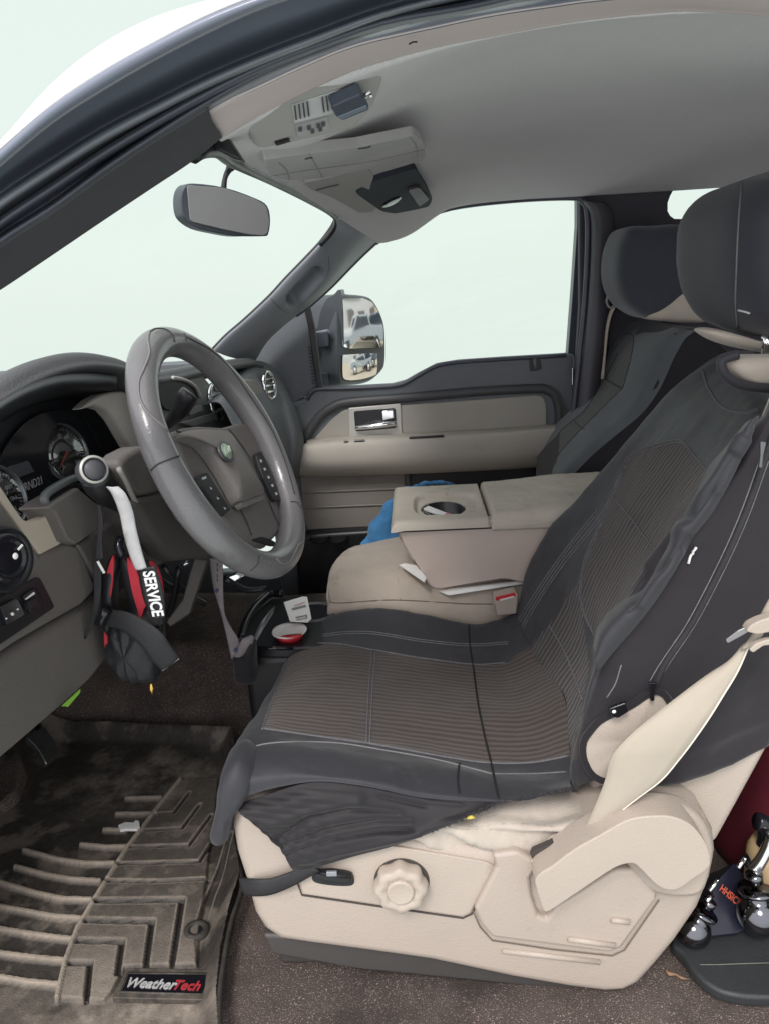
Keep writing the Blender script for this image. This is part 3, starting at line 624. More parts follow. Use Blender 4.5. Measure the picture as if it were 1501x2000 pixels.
# gauges
cg = slabX('gauge_lens', sm([(0, 905), (20, 860), (60, 818), (110, 800), (160, 812), (190, 860), (205, 905), (155, 933), (102, 955), (94, 992), (62, 1010), (40, 985), (10, 945)], 4), -.528, .003, mat('smoked_lens', (.02, .022, .028), .12, 0, var=.1), dash, bevel=.001)
def gauge(cx, cy, r, rot=.2):
    c = PX(cx, cy, -.524); n = np.array([.93, -.25, .25])
    g = lathe('gauge', [(0, 0), (r*.93, 0), (r*.95, .006), (r, .006), (r*1.02, 0)], c, n, mat('gauge_ring', (.16, .17, .18), .25, 0, var=.1, metal=.6), dash, seg=48)
    a, b, nn = frame(n)
    lathe('dial', [(0, .002), (r*.9, .0022)], c, n, BLKG, g, seg=40)
    parts = []
    for k in range(41):
        t = math.radians(-50+k*7); L = .012 if k % 5 == 0 else .005
        d = a*math.cos(t)+b*math.sin(t); q = np.cross(nn, d)
        p0 = c+nn*.0034+d*(r*.84-L); p1 = c+nn*.0034+d*r*.84; w = q*(.0007 if k % 5 == 0 else .0004)
        parts.append((np.array([p0-w, p0+w, p1+w, p1-w]), [(0, 1, 2, 3)]))
    V, f = multi(parts); mk('dial_marks', V, f, mat('pale_ink', (.5, .5, .52), .6), g, smooth=False)
    for k in range(9):
        t = math.radians(-50+k*35); d = a*math.cos(t)+b*math.sin(t)
        text('dial_number', str(160-k*20), c+nn*.0034+d*r*.56, -a, b, .008, MATS['pale_ink'], g, .0002)
    t = math.radians(215); d = a*math.cos(t)+b*math.sin(t)
    tube('needle', [c+nn*.006, c+nn*.006+d*r*.75], [.0022, .0006], mat('needle_red', (.6, .08, .04), .4), g, 6)
    V, f = lathev([(0, .018), (r*.5, .015), (r*.8, .010), (r*.93, .005)], c, n, 40)
    mk('dial_cover', V, f, glassmat('dial_glass', (.9, .92, .92), .22), g)
gauge(126, 884, .044); gauge(-8, 975, .044)
lcd = slabX('gauge_display', [(17, 912), (56, 900), (68, 921), (29, 936)], -.522, .002, mat('lcd_grey', (.10, .11, .125), .25, 0, var=.05), dash, bevel=.0004)
text('gear_letters', 'PRND21', PX(64, 946, -.521), PX(84, 938, -.521)-PX(44, 956, -.521), (0, 0, 1), .016, MATS['pale_ink'], dash, .0002)
# trims around the gauges
slabX('gauge_bezel', [(160, 800), (182, 780), (200, 770), (222, 765), (246, 764), (262, 800), (282, 868), (262, 880), (254, 872), (226, 822), (208, 801), (185, 794)], -.47, .02, mat('taupe_silver_bezel', (.62, .58, .53), .38, .05), dash, bevel=.007)
slabX('tan_trim', [(-60, 850), (0, 946), (26, 986), (46, 1014), (60, 1020), (109, 1000), (133, 1056), (80, 1084), (44, 1034), (0, 974), (-60, 885)], -.455, .012, TAN_TR, dash, bevel=.0025)
slabX('dash_end', [(-90, 800), (-60, 884), (0, 975), (44, 1036), (80, 1086), (133, 1058), (152, 1064), (166, 1090), (186, 1140), (184, 1158), (160, 1182), (107, 1212), (35, 1254), (0, 1278), (-90, 1330)], -.452, .05, GREY_DASH, dash, bevel=.010, seg=4)
slabX('knee_panel', [(-90, 1336), (0, 1281), (107, 1215), (160, 1185), (186, 1161), (206, 1150), (232, 1180), (236, 1256), (180, 1330), (125, 1381), (93, 1409), (35, 1460), (0, 1490), (-90, 1560)], -.462, .05, GREY_DASH, dash, bevel=.012, seg=4)
slabX('column_cover', [(94, 992), (112, 978), (154, 952), (172, 968), (192, 984), (196, 1032), (150, 1064), (134, 1056), (110, 1002)], -.44, .04, GREY_DASH, dash, bevel=.004)
slabX('column_cover', [(152, 1064), (196, 1034), (240, 1010), (300, 1012), (345, 1088), (300, 1110), (230, 1112), (190, 1130), (168, 1092)], -.45, .05, GREY_DASH, dash, bevel=.006)
tube('slot_rim', crs([PX(u, v, -.45) for u, v in [(98, 994), (88, 980), (90, 966), (112, 950), (140, 936), (162, 930)]], 5), .0055, mat('grey_slot_rim', (.12, .13, .13), .4), dash, 8)
slabX('gear_slot', sm([(96, 984), (98, 972), (120, 956), (150, 944), (162, 944), (158, 954), (130, 968), (104, 984)], 3), -.447, .004, BLKG, dash, bevel=.0005)
# lamp switch
kn = PX(8, 1094, -.446)
ls = lathe('lamp_switch', [(0, 0), (.034, 0), (.036, .003), (.033, .006), (.028, .002)], kn, (1, -.35, .1), BLK, dash)
k2 = PX(16, 1090, -.43)
lathe('switch_knob', [(.026, -.014), (.026, 0), (.023, .003), (.019, .003), (.018, .001), (.015, .0015), (0, .002)], k2, (1, -.35, .1), BLKG, ls)
an, bn, nn_ = frame((1, -.35, .1))
slab('switch_mark', [k2+nn_*.004+a_ for a_ in (an*.012+bn*.004, an*.019+bn*.007, an*.018+bn*.009, an*.011+bn*.006)], -nn_*.001, WHITE, ls, bevel=0)
lathe('switch_mark', [(0, .001), (.0035, 0)], k2+nn_*.004+an*.006, nn_, WHITE, ls, seg=12)
sp_ = slabX('switch_panel', rnd([(-40, 1192), (0, 1167), (78, 1126), (108, 1186), (14, 1250), (-40, 1285)], 6), -.448, .008, BLK, dash, bevel=.002)
slabX('foot_brake_switch', rnd([(2, 1184), (34, 1168), (50, 1200), (16, 1222)], 4), -.442, .008, BLKG, sp_, bevel=.003)
slabX('dimmer_frame', rnd([(46, 1164), (74, 1146), (88, 1180), (62, 1200)], 4), -.444, .006, BLKG, sp_, bevel=.002)
slabX('dimmer_wheel', rnd([(56, 1176), (72, 1168), (76, 1182), (60, 1190)], 2), -.440, .006, BLK, sp_, bevel=.002)
slabX('switch_symbol', [(50, 1170), (67, 1156), (69, 1160), (52, 1171)], -.4425, .001, WHITE, sp_, bevel=0)
for cx, cy, w in [(26, 1199, 3.5), (36, 1190, 1.8), (14, 1208, 1.6)]: slabX('switch_symbol', sm([(cx-w, cy), (cx, cy-w), (cx+w, cy), (cx, cy+w)], 2), -.4405, .001, WHITE, sp_, bevel=0)
# centre stack seen through the wheel
slabX('centre_stack', rnd([(300, 740), (345, 738), (396, 733), (416, 756), (474, 824), (520, 900), (520, 1000), (400, 1000), (330, 860)], 8), -.435, .04, mat('grey_stack', (.13, .135, .135), .45, .1), dash, bevel=.006)
slabX('stack_screen', sm([(312, 744), (350, 742), (378, 752), (392, 772), (376, 786), (350, 800), (325, 800), (314, 780)], 3), -.43, .01, NAVY, dash, bevel=.002)
tube('screen_bezel', crs([PX(u, v, -.427) for u, v in [(338, 738), (362, 743), (382, 756), (392, 776)]], 4), .004, SILVER, dash, 8)
def vent(cx, cy, X, r, sx, nrm):
    c = PX(cx, cy, X); g = lathe('air_vent', [(r*.86, -.004), (r*.9, .004), (r, .004), (r*1.06, -.002)], c, nrm, CHROME, dash, sx=sx, seg=40)
    lathe('vent_duct', [(0, -.003), (r*.88, -.002)], c, nrm, BLK, g, sx=sx, seg=30)
    a, b, n = frame(nrm)
    for k in (-.5, -.05, .42):
        w = math.sqrt(1-k*k)*r*.86
        slab('vent_vane', [c+b*r*k+a*w*sx+n*.004, c+b*r*k-a*w*sx+n*.004, c+b*(r*k+r*.16)-a*w*sx+n*.0, c+b*(r*k+r*.16)+a*w*sx+n*.0], -n*.004, CHROME, g, bevel=.001)
vent(423, 786, -.428, .040, .95, (1, -.02, .12))
slabX('stack_buttons', rnd([(368, 798), (394, 790), (398, 802), (372, 812)], 3), -.428, .006, mat('grey_button', (.2, .2, .195), .5), dash, bevel=.002)
slabX('stack_ledge', [(352, 826), (420, 806), (428, 818), (380, 834)], -.425, .008, mat('grey_stack'  , (.13, .135, .135)), dash, bevel=.002)
# far end of the dash beside the passenger door
pe = [[(440, 712), (472, 716), (511, 714), (532, 730), (556, 766), (576, 802), (588, 850), (584, 905), (556, 960)],]
q0 = [PY(u, v, 1.98) for u, v in [(430, 730), (462, 722), (492, 718), (508, 740), (526, 778), (542, 815), (552, 860), (548, 910), (520, 960)]]
q1 = [PY(u, v, 2.06) for u, v in [(452, 716), (486, 712), (512, 716), (533, 738), (552, 775), (569, 812), (580, 858), (575, 908), (548, 960)]]
q2 = [PY(u, v, 2.16) for u, v in [(470, 708), (505, 706), (528, 714), (548, 740), (566, 775), (581, 812), (592, 858), (590, 908), (568, 960)]]
qa = [PY(u, v, 1.5) for u, v in [(380, 800), (400, 790), (425, 785), (440, 800), (455, 830), (470, 860), (480, 900), (475, 940), (450, 980)]]
patch('far_end_panel', [qa, q0, q1, q2, [p+np.array([-.05, .03, 0]) for p in q2]], GREY_PL, dash, 6, 6, solid=.003)
slabX('tan_trim', rnd([(476, 741), (497, 742), (521, 775), (552, 818), (543, 832), (520, 822), (492, 780)], 5), -.40, .03, mat('grey_beige_trim', (.33, .31, .27), .5, .05), dash, bevel=.004)
vent(527, 752, -.392, .038, .85, (1, -.25, .12))
slabX('glove_box', rnd([(400, 830), (560, 850), (572, 1000), (420, 1040)], 12), -.47, .05, GREY_PL, dash, bevel=.01)
box('under_dash_shadow_panel', (-1.0, 1.45, .62), (.70, 1.5, .10), BLK_R, dash, bevel=.02)['label'] = 'black underside of the dashboard'  # black slab stands in for the shade below the dash
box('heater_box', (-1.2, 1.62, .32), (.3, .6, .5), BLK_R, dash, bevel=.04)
for i, (a_, b_) in enumerate([((300, 1120), (370, 1150)), ((320, 1105), (400, 1180)), ((440, 1130), (520, 1150)), ((350, 1110), (330, 1200))]):
    tube('wiring_loom', [PY(*a_, 1.25), PY((a_[0]+b_[0])/2, (a_[1]+b_[1])/2+12, 1.28), PY(*b_, 1.3)], .006, BLK, dash, 8, smn=4)
slabY('support_bracket', [(378, 1090), (408, 1092), (372, 1200), (332, 1226), (324, 1215), (356, 1170)], 1.22, .02, mat('taupe_bracket', (.075, .066, .06), .5), dash, bevel=.004)
tube('chrome_pin', [PY(356, 1104, 1.2), PY(368, 1098, 1.2)], .004, CHROME, dash, 8)
slabY('chrome_latch', [(440, 1128), (462, 1120), (478, 1126), (458, 1138)], 1.3, .01, CHROME, dash, bevel=.003)

# ================================================================ STEERING COLUMN
colm = thing('steering_column', 'grey steering column shroud with its levers behind the wheel', 'steering column', tuple(PY(330, 1000, 1.05)))
WC = np.array([-.2815, 1.049, .7796]); tt, yw = .4201, -.107
WN = np.array([math.cos(tt)*math.cos(yw), math.cos(tt)*math.sin(yw), math.sin(tt)]); WA, WB, _ = frame(WN)
slabX('column_shroud', [(236, 900), (252, 884), (275, 872), (420, 860), (440, 930), (370, 960), (270, 972), (256, 950), (240, 918)], -.37, .035, GREY_DASH, colm, bevel=.010)
slabX('column_shroud', [(262, 976), (300, 968), (420, 930), (470, 1070), (440, 1092), (400, 1090), (348, 1096), (330, 1086), (300, 1040)], -.362, .035, mat('taupe_shroud', (.085, .075, .072), .55, .2, 700, .1, 5), colm, bevel=.012, seg=4)
cy = [WC-WN*.03-WB*.01, WC-WN*.20-WB*.015]
tube('column_tube', cy, [.045, .055], GREY_DASH, colm, 20)
tube('shroud_seam', [PX(u, v, -.368) for u, v in [(232, 915), (246, 940), (262, 975), (290, 1020), (312, 1056)]], .0035, mat('pale_edge', (.30, .28, .26), .5), colm, 8, smn=4)
# wiper stalk
ws = [PY(300, 850, 1.15), PY(335, 822, 1.14), PY(352, 800, 1.13), PY(366, 776, 1.12), PY(372, 768, 1.12)]
tube('wiper_stalk', ws, [.007, .009, .0145, .0155, .014], BLK, colm, 16, smn=4)
# gear lever: bent black arm with round grey-capped end
gl = [PY(262, 1010, .96), PY(240, 985, .93), PY(214, 965, .90), PY(196, 948, .88), PY(186, 928, .87)]
lev = tube('gear_lever', gl, [.010, .013, .017, .019, .0195], BLK, colm, 18, smn=5)
gc = PY(184, 917, .855); gn = CC-gc; gn /= np.linalg.norm(gn); gn = gn*.8+np.array([.35, 0, .12]); gn /= np.linalg.norm(gn)
lathe('lever_cap', [(.0165, -.02), (.0175, -.004), (.0168, .0), (.0140, .001), (.0132, -.001), (.0125, -.001), (.012, .001), (0, .0016)], gc, gn, mat('grey_knob_cap', (.085, .085, .095), .5, .05), lev, seg=40)
ag, bg_, ng_ = frame(gn)
tube('cap_groove', [gc+ng_*.0012+(ag*math.cos(t)+bg_*math.sin(t))*.0133 for t in np.linspace(0, 2*math.pi, 41)[:-1]], .0008, BLK, lev, 6, closed=True)
lathe('lever_ring', [(.0142, .0008), (.0175, .0), (.0172, .0012), (.0145, .002)], gc, gn, SILVER, lev, seg=40)

# ================================================================ STEERING WHEEL
wheel = thing('steering_wheel', 'grey leather-wrapped steering wheel with button pads and a small oval badge', 'steering wheel', tuple(WC))
pts = []; rad = []
for k in range(96):
    t = 2*math.pi*k/96; e = WA*math.cos(t)+WB*math.sin(t)
    pts.append(WC+e*.177); rad.append(.021+.0012*math.sin(4*t+.6))
RV, RF = tubev(pts, rad, 28, True)
rim = mk('rim', RV, RF, COVER_WH, wheel); RT = bvho(RV, RF)
z2 = lambda a: [(230+x/3.846, 620+y/3.846) for x, y in a]
seams = [[(240, 110), (228, 170), (238, 270), (200, 380), (160, 480), (166, 600), (215, 700), (300, 780), (380, 850), (430, 885)],
 [(245, 108), (290, 85), (360, 90), (410, 130), (430, 185)], [(1190, 1810), (1240, 1850), (1290, 1840), (1330, 1770), (1360, 1710), (1385, 1690)],
 [(250, 1150), (300, 1105), (370, 1075), (450, 1045), (520, 1020)], [(1300, 1385), (1345, 1390), (1375, 1430)], [(500, 120), (512, 150), (515, 175)],
 [(520, 150), (700, 245), (850, 385), (1000, 600), (1150, 830), (1260, 1090), (1330, 1330)], [(1060, 1790), (1050, 1850), (1000, 1900)]]
for i, s_ in enumerate(seams):
    q = drape(z2(s_), RT, .0003)
    if len(q) > 3: tube('cover_seam', q, .0011 if i not in (0, 2) else .0017, mat('seam_thread', (.20, .19, .185), .5) if i in (0, 2) else mat('seam_dark', (.035, .035, .037), .6), rim, 6)
on = lambda a, d: [PP(u, v, WC+WN*d, WN) for u, v in a]
wn_ = WN
slab('spoke_plate', on([(338, 842), (362, 833), (391, 830), (438, 833), (474, 824), (520, 840), (552, 900), (572, 980), (562, 1010), (548, 1040), (524, 1066), (488, 1056), (440, 1016), (400, 975), (362, 905)], -.012), -wn_*.02, GREY_WH, wheel, bevel=.008, seg=4)
slab('lower_opening', on(sm([(494, 1054), (512, 1060), (530, 1066), (542, 1064), (534, 1056), (512, 1048)], 3), -.0118), -wn_*.003, BLK, wheel, bevel=.0005)
pad = [(352, 848), (384, 838), (430, 840), (448, 846), (470, 880), (494, 925), (516, 964), (500, 972), (470, 981), (452, 950), (425, 905), (395, 868)]
Pp = np.array(on(sm(pad, 3), .004)); c_ = Pp.mean(0); V = []; n_ = len(Pp)
for s, h in [(1.03, -.014), (1.0, -.002), (.96, .003), (.88, .0065), (.7, .010), (.45, .012), (.2, .013)]: V += [c_+(p-c_)*s+WN*h for p in Pp]
airbag = mk('airbag_cover', V, gridf(7, n_, True)+[tuple(6*n_+j for j in range(n_))], GREY_WH, wheel)
slab('horn_pad_base', on(rnd([(468, 982), (514, 966), (520, 974), (476, 992)], 3), .006), -wn_*.01, mat('lighter_grey_wheel', (.16, .15, .145), .5, .1), wheel, bevel=.003)
bo = PP(442, 881, WC+WN*.018, WN); bn_ = WN
ba = lathe('badge', [(0, -.004), (.018, -.004), (.0185, .0), (.016, .0015), (.0135, .0005), (0, .0005)], bo, WN, mat('badge_ring', (.07, .07, .08), .35, 0), wheel, sx=1.12, sy=.86, seg=40)
lathe('badge_face', [(0, .0012), (.0125, .0010), (.0135, .0003)], bo+WN*.0006, WN, mat('worn_pale_green', (.48, .60, .46), .3, .2, 600, .3, 220, col2=(.14, .22, .15), metal=.2), ba, sx=1.12, sy=.86, seg=36)  # mottled pale green paints the glints on the oval badge
text('badge_script', 'Ford', bo+WN*.0022, WA, WB, .012, mat('badge_silver', (.68, .74, .66), .3, metal=.4), ba, .0003, shear=.35)
lp = slab('button_pad', on(rnd([(384, 930), (406, 922), (452, 996), (438, 1007)], 4), .0005), -wn_*.006, BLK, wheel, bevel=.002)
for i in range(4):
    t = i/3.4+.06; cx, cy_ = 396+t*46, 930+t*66
    slab('pad_symbol', on([(cx-4, cy_-1), (cx+4, cy_-4), (cx+5, cy_), (cx-2, cy_+3)] if i == 0 else [(cx-2, cy_-2), (cx+3, cy_), (cx+1, cy_+3)], .0012), -wn_*.0005, mat('pad_ink', (.55, .55, .56), .5), lp, bevel=0)
rp_ = slab('button_pad', on(rnd([(500, 886), (511, 880), (534, 930), (549, 976), (538, 978), (516, 934)], 4), -.003), -wn_*.008, BLK, wheel, bevel=.002)
for i in range(5): slab('pad_symbol', on([(508+i*7.5, 898+i*16), (511+i*7.5, 897+i*16), (513+i*7.5, 902+i*16), (510+i*7.5, 903+i*16)], -.0022), -wn_*.0005, MATS['pad_ink'], rp_, bevel=0)
slab('spoke_recess', on(sm([(520, 884), (530, 878), (546, 915), (557, 960), (560, 1000), (552, 1006), (546, 985), (534, 930)], 3), -.0105), -wn_*.002, BLK, wheel, bevel=.0005)
for ln in [[(385, 852), (420, 905), (450, 962), (478, 1010), (492, 1045)], [(448, 838), (486, 890), (512, 946), (534, 1000), (550, 1036)], [(345, 842), (372, 850), (392, 862)]]:
    tube('spoke_seam', crs(on(ln, -.011), 5), .0012, mat('seam_dark', (.04, .04, .04)), wheel, 6)

# ================================================================ HANGING THINGS
YB = .90
bag = thing('brace', 'black and red padded brace pouch with wide black strap, hanging from the gear lever', 'brace', tuple(PY(260, 1330, YB)))
pillow('pouch', sm([(208, 1236), (205, 1262), (213, 1291), (234, 1319), (256, 1332), (290, 1334), (305, 1328), (312, 1270), (300, 1215), (255, 1200), (215, 1210)], 4), YB, YB+.07, mat('black_pouch_cloth', (.014, .015, .018), .5, .3), bag, Yp=YB+.02,
       warp=lambda V: V+np.stack([0*V[:, 0], -.0035*np.sin((V[:, 0])*420)*sst(.60-V[:, 2], 0, .04), 0*V[:, 0]], 1))
def band(name, left, right, Y, m, par, thick=.002, mid=.0, ys=None):
    ys = ys or [Y]*len(left)
    return ribbon(name, [PY(u, v, y) for (u, v), y in zip(left, ys)], [PY(u, v, y) for (u, v), y in zip(right, ys)], m, par, 6, thick, mid)
pillow('side_wing', sm([(218, 1086), (210, 1110), (205, 1150), (202, 1200), (212, 1240), (226, 1200), (228, 1140), (234, 1100), (228, 1084)], 3), YB, YB+.03, BLK, bag)
pillow('side_wing', sm([(240, 1084), (238, 1110), (250, 1160), (264, 1212), (290, 1230), (318, 1240), (320, 1180), (312, 1120), (296, 1100), (262, 1088)], 3), YB+.008, YB+.04, BLK, bag)
slabY('red_panel', sm([(217, 1092), (222, 1089), (221, 1130), (214, 1177), (204, 1178), (208, 1122)], 3), YB+.001, .006, RED, bag, bevel=.002)
slabY('red_panel', sm([(247, 1091), (258, 1100), (268, 1118), (286, 1174), (282, 1190), (274, 1209), (266, 1185), (256, 1148)], 3), YB+.004, .006, RED, bag, bevel=.002)
slabY('red_panel', sm([(290, 1098), (304, 1108), (316, 1140), (319, 1188), (312, 1180), (304, 1130)], 3), YB+.006, .006, RED, bag, bevel=.002)
slabY('red_edge', sm([(203, 1236), (208, 1232), (212, 1270), (218, 1295), (211, 1290), (204, 1262)], 3), YB+.008, .006, RED, bag, bevel=.001)
band('wide_strap', [(206, 1222), (232, 1228), (262, 1248), (285, 1272), (300, 1292), (317, 1309)], [(220, 1190), (252, 1196), (290, 1216), (318, 1238), (334, 1262), (350, 1284)], 0, SHOE, bag, .002, .002, ys=[YB-.004, YB-.012, YB-.018, YB-.018, YB-.012, YB-.004])
tube('strap_edge', [PY(298, 1278, YB-.006), PY(318, 1310, YB-.004), PY(350, 1286, YB-.004)], .0008, mat('pale_stitch', (.35, .34, .33), .7), bag, 5)
pillow('strap_buckle', rnd([(186, 1216), (204, 1182), (219, 1192), (204, 1224)], 5), YB-.02, YB+.004, BLKG, bag)
band('thin_strap', [(184, 1094), (183, 1130), (184, 1165), (178, 1205), (164, 1246)], [(196, 1092), (198, 1130), (196, 1168), (188, 1208), (168, 1248)], YB-.01, SHOE, bag)
band('thin_strap', [(190, 985), (192, 1020), (190, 1055), (186, 1094)], [(198, 985), (202, 1020), (200, 1055), (202, 1092)], YB-.012, SHOE, bag)
tube('white_toggle', [PY(191, 1096, YB-.014), PY(204, 1119, YB-.014)], .0018, WHITE, bag, 6)
tube('hook', [PY(236, 1050, YB+.01), PY(232, 1070, YB), PY(240, 1085, YB)], .006, BLKG, bag, 8, smn=3)
slabY('strap_fold', [(284, 1196), (300, 1186), (312, 1202), (318, 1220), (304, 1226), (290, 1212)], YB-.004, .008, SHOE, bag, bevel=.002)
lathe('rivet', [(0, .001), (.003, 0)], PY(308, 1224, YB-.008), (0, -1, 0), CHROME, bag, seg=12)
tube('brass_pull', [PY(295, 1334, YB+.02), PY(297, 1346, YB+.02), PY(298, 1356, YB+.02)], [.0018, .004, .0018], GOLD, bag, 8, smn=3)
ln_ = thing('lanyard', 'dirty white strap looped on the gear lever, ending in a black SERVICE tag', 'lanyard', tuple(PY(240, 960, .86)))
band('strap', [(208, 950), (220, 966), (234, 1002), (244, 1050), (256, 1090), (266, 1113)], [(232, 950), (247, 966), (260, 998), (267, 1035), (279, 1082), (287, 1108)], 0, STRAPW, ln_, .0015, .003, ys=[.862, .862, .87, .875, .88, .882])
tg = band('tag', [(270, 1112), (274, 1140), (281, 1170), (292, 1196), (302, 1210)], [(303, 1105), (311, 1128), (318, 1152), (322, 1180), (323, 1206)], 0, mat('black_tag', (.012, .012, .014), .5, .2), ln_, .002, 0, ys=[.882]*5)
ta, tb = PY(289, 1114, .878), PY(309, 1204, .878); dirv = tb-ta
text('tag_lettering', 'SERVICE', PY(299, 1160, .8785), dirv, np.cross([0, 1., 0], dirv)*-1, .0215, mat('white_print', (.85, .85, .85), .6), tg, .0006, font_bold=.025, sx=.82)
ly2 = thing('lanyard', 'thin grey printed lanyard stretched from under the column to the floor console', 'lanyard', tuple(PY(455, 1284, 1.28)))
k_ = .2; zz = lambda a: [(400+x*k_, 1050+y*k_) for x, y in a]
band('webbing', zz([(50, 200), (62, 330), (90, 500), (150, 700), (200, 900), (240, 1080), (262, 1180)]), zz([(178, 205), (180, 400), (182, 560), (200, 750), (262, 880), (330, 990), (355, 1090)]), 0, GREYTAG, ly2, .0012, .002, ys=[1.16, 1.18, 1.2, 1.22, 1.24, 1.25, 1.26])
band('webbing', zz([(262, 1180), (300, 1130), (360, 1000), (430, 960), (460, 950)]), zz([(360, 1180), (400, 1120), (440, 1050), (470, 1030), (475, 1000)]), 0, GREYTAG, ly2, .0012, .004, ys=[1.26, 1.255, 1.25, 1.255, 1.26])
for cx, cy_ in [(118, 520), (300, 1100)]:
    slabY('printed_mark', zz([(cx-22, cy_), (cx+2, cy_-26), (cx+24, cy_), (cx, cy_+26)]), 1.19 if cy_ < 600 else 1.248, .0008, mat('blue_ink', (.03, .04, .10), .6), ly2, bevel=0)
for cy_ in (250, 300, 360, 400): slabY('printed_mark', zz([(118, cy_), (128, cy_), (130, cy_+30), (120, cy_+30)]), 1.158, .0008, MATS['blue_ink'], ly2, bevel=0)

# ================================================================ FLOOR CONSOLE
YC = 1.45
fc = thing('floor_console', 'low black floor tray with curved rim and round cup holder before the centre seat', 'console', tuple(PY(540, 1330, YC)))
tz = float(PY(545, 1262, 1.30)[2])
tray = [PZ(u, v, tz) for u, v in [(496, 1262), (474, 1256), (478, 1225), (500, 1192), (528, 1168), (556, 1166), (600, 1176), (660, 1180), (700, 1230), (680, 1262), (568, 1264)]]
slab('tray', tray, (0, 0, -.025), BLKG if False else BLK, fc, bevel=.005)
tube('tray_rim', crs([PZ(u, v-6, tz+.016) for u, v in [(470, 1256), (480, 1222), (500, 1190), (528, 1166), (552, 1166)]], 6), .0085, BLKG, fc, 10)
tube('tray_rim', [PZ(492, 1266, tz), PZ(572, 1266, tz)], .004, BLKG, fc, 8)
box('console_base', (tray[0]+np.array([.10, .12, -.11]))*1.0, (.26, .22, .17), BLK, fc, bevel=.02)
ch = PZ(612, 1196, tz); lathe('cup_holder', [(.040, 0), (.046, .004), (.050, .003), (.052, -.004)], ch, (0, 0, 1), mat('grey_cup_ring', (.10, .10, .105), .4), fc, seg=48)
lathe('cup_well', [(0, .0012), (.041, .001)], ch, (0, 0, 1), BLKG, fc, seg=40)
slab('tray_flap', [PZ(u, v, tz+.006) for u, v in [(495, 1246), (506, 1220), (530, 1190), (538, 1182), (534, 1196), (512, 1232), (500, 1252)]], (0, 0, -.003), mat('clear_film', (.30, .31, .33), .15), fc, bevel=0)
pc_ = thing('pouch', 'small black cloth pouch hooked on the end of the floor tray', 'pouch', tuple(PY(478, 1338, 1.26)))
pillow('pouch_body', sm([(454, 1284), (460, 1278), (480, 1276), (492, 1262), (497, 1262), (499, 1300), (501, 1330), (489, 1338), (470, 1337), (458, 1330), (456, 1305)], 3), 1.245, 1.30, NEO2, pc_, Yp=1.26)
bowl = thing('sauce_cup', 'shallow white-lidded red cup lying on the black floor tray', 'cup', tuple(PZ(566, 1240, tz)))
bc = PZ(566, 1236, tz+.012)
lathe('cup_side', [(0, -.012), (.024, -.012), (.031, .004), (.0, .004)], bc, (0, 0, 1), REDP, bowl, seg=40)
lathe('cup_lid', [(0, .006), (.030, .005), (.034, .007), (.035, .004), (.03, .002)], bc, (0, 0, 1), WHITE_S, bowl, seg=48)
slab('lid_print', [PZ(u, v, tz+.0195) for u, v in sm([(549, 1243), (560, 1240), (578, 1238), (590, 1238), (584, 1244), (566, 1245)], 3)], (0, 0, -.001), REDP, bowl, bevel=0)
card = thing('folded_card', 'white folded card with grey printed bars standing in the floor tray', 'card', tuple(PY(585, 1215, 1.36)))
cpl = plane3(PY(566, 1214, 1.34), PY(608, 1208, 1.37), PY(555, 1175, 1.40))
slabP('card_sheet', zz([(775, 630), (955, 575), (1000, 578), (1043, 790), (1010, 822), (835, 812)]), cpl, .002, WHITE, card, bevel=0)
co, cn = cpl; cn = cn if np.dot(cn, CC-co) > 0 else -cn
for q in [[(850, 690), (985, 655), (992, 675), (858, 708)], [(885, 775), (1000, 752), (1000, 762), (890, 788)], [(985, 752), (998, 750), (1003, 785), (990, 787)], [(895, 800), (1000, 780), (1001, 786), (900, 806)]]:
    slab('printed_bar', [PP(u, v, co+cn*.0015, cn) for u, v in zz(q)], -cn*.0005, mat('grey_ink', (.25, .24, .23), .7), card, bevel=0)
slab('printed_bar', [PP(u, v, co+cn*.0015, cn) for u, v in zz([(875, 660), (980, 625), (980, 634), (876, 668)])], -cn*.0005, mat('pink_ink', (.6, .38, .4), .7), card, bevel=0)

# ================================================================ PEDAL, GREEN TAG
ped = thing('brake_pedal', 'worn black ribbed rubber brake pedal at the left under the dash', 'pedal', tuple(PY(90, 1490, 1.35)))
slabP('pedal_pad', rnd([(52, 1440), (86, 1418), (102, 1440), (116, 1466), (110, 1480), (92, 1492), (74, 1460)], 4), plane3(PY(52, 1440, 1.30), PY(86, 1418, 1.36), PY(92, 1492, 1.26)), .012, mat('worn_rubber', (.045, .043, .042), .7, .6, 250, .4, 30), ped, bevel=.003)
tube('pad_edge', crs([PY(52, 1440, 1.292), PY(74, 1462, 1.275), PY(91, 1492, 1.25)], 4), .0011, mat('bare_metal_edge', (.6, .6, .62), .3, metal=.8), ped, 5)
tube('pedal_arm', [PY(85, 1440, 1.38), PY(60, 1380, 1.50), PY(60, 1300, 1.6)], .008, BLK, ped, 8, smn=3)
fr = thing('footrest', 'black carpeted footrest at the lower left corner of the footwell', 'footrest', tuple(PY(0, 1560, 1.1)))
slabP('footrest_pad', [(-80, 1560), (-80, 1500), (0, 1492), (34, 1462), (46, 1500), (30, 1545), (0, 1570)], plane3(PY(0, 1570, 1.10), PY(45, 1500, 1.2), PY(0, 1480, 1.25)), .03, CARPET, fr, bevel=.01)
gt = slabX('green_tag', [(122, 1379), (158, 1346), (156, 1354), (134, 1380)], -.448, .0015, GREEN, None, bevel=0)
tag(gt, 'small bright green sliver sticking out below the knee panel', 'tag')
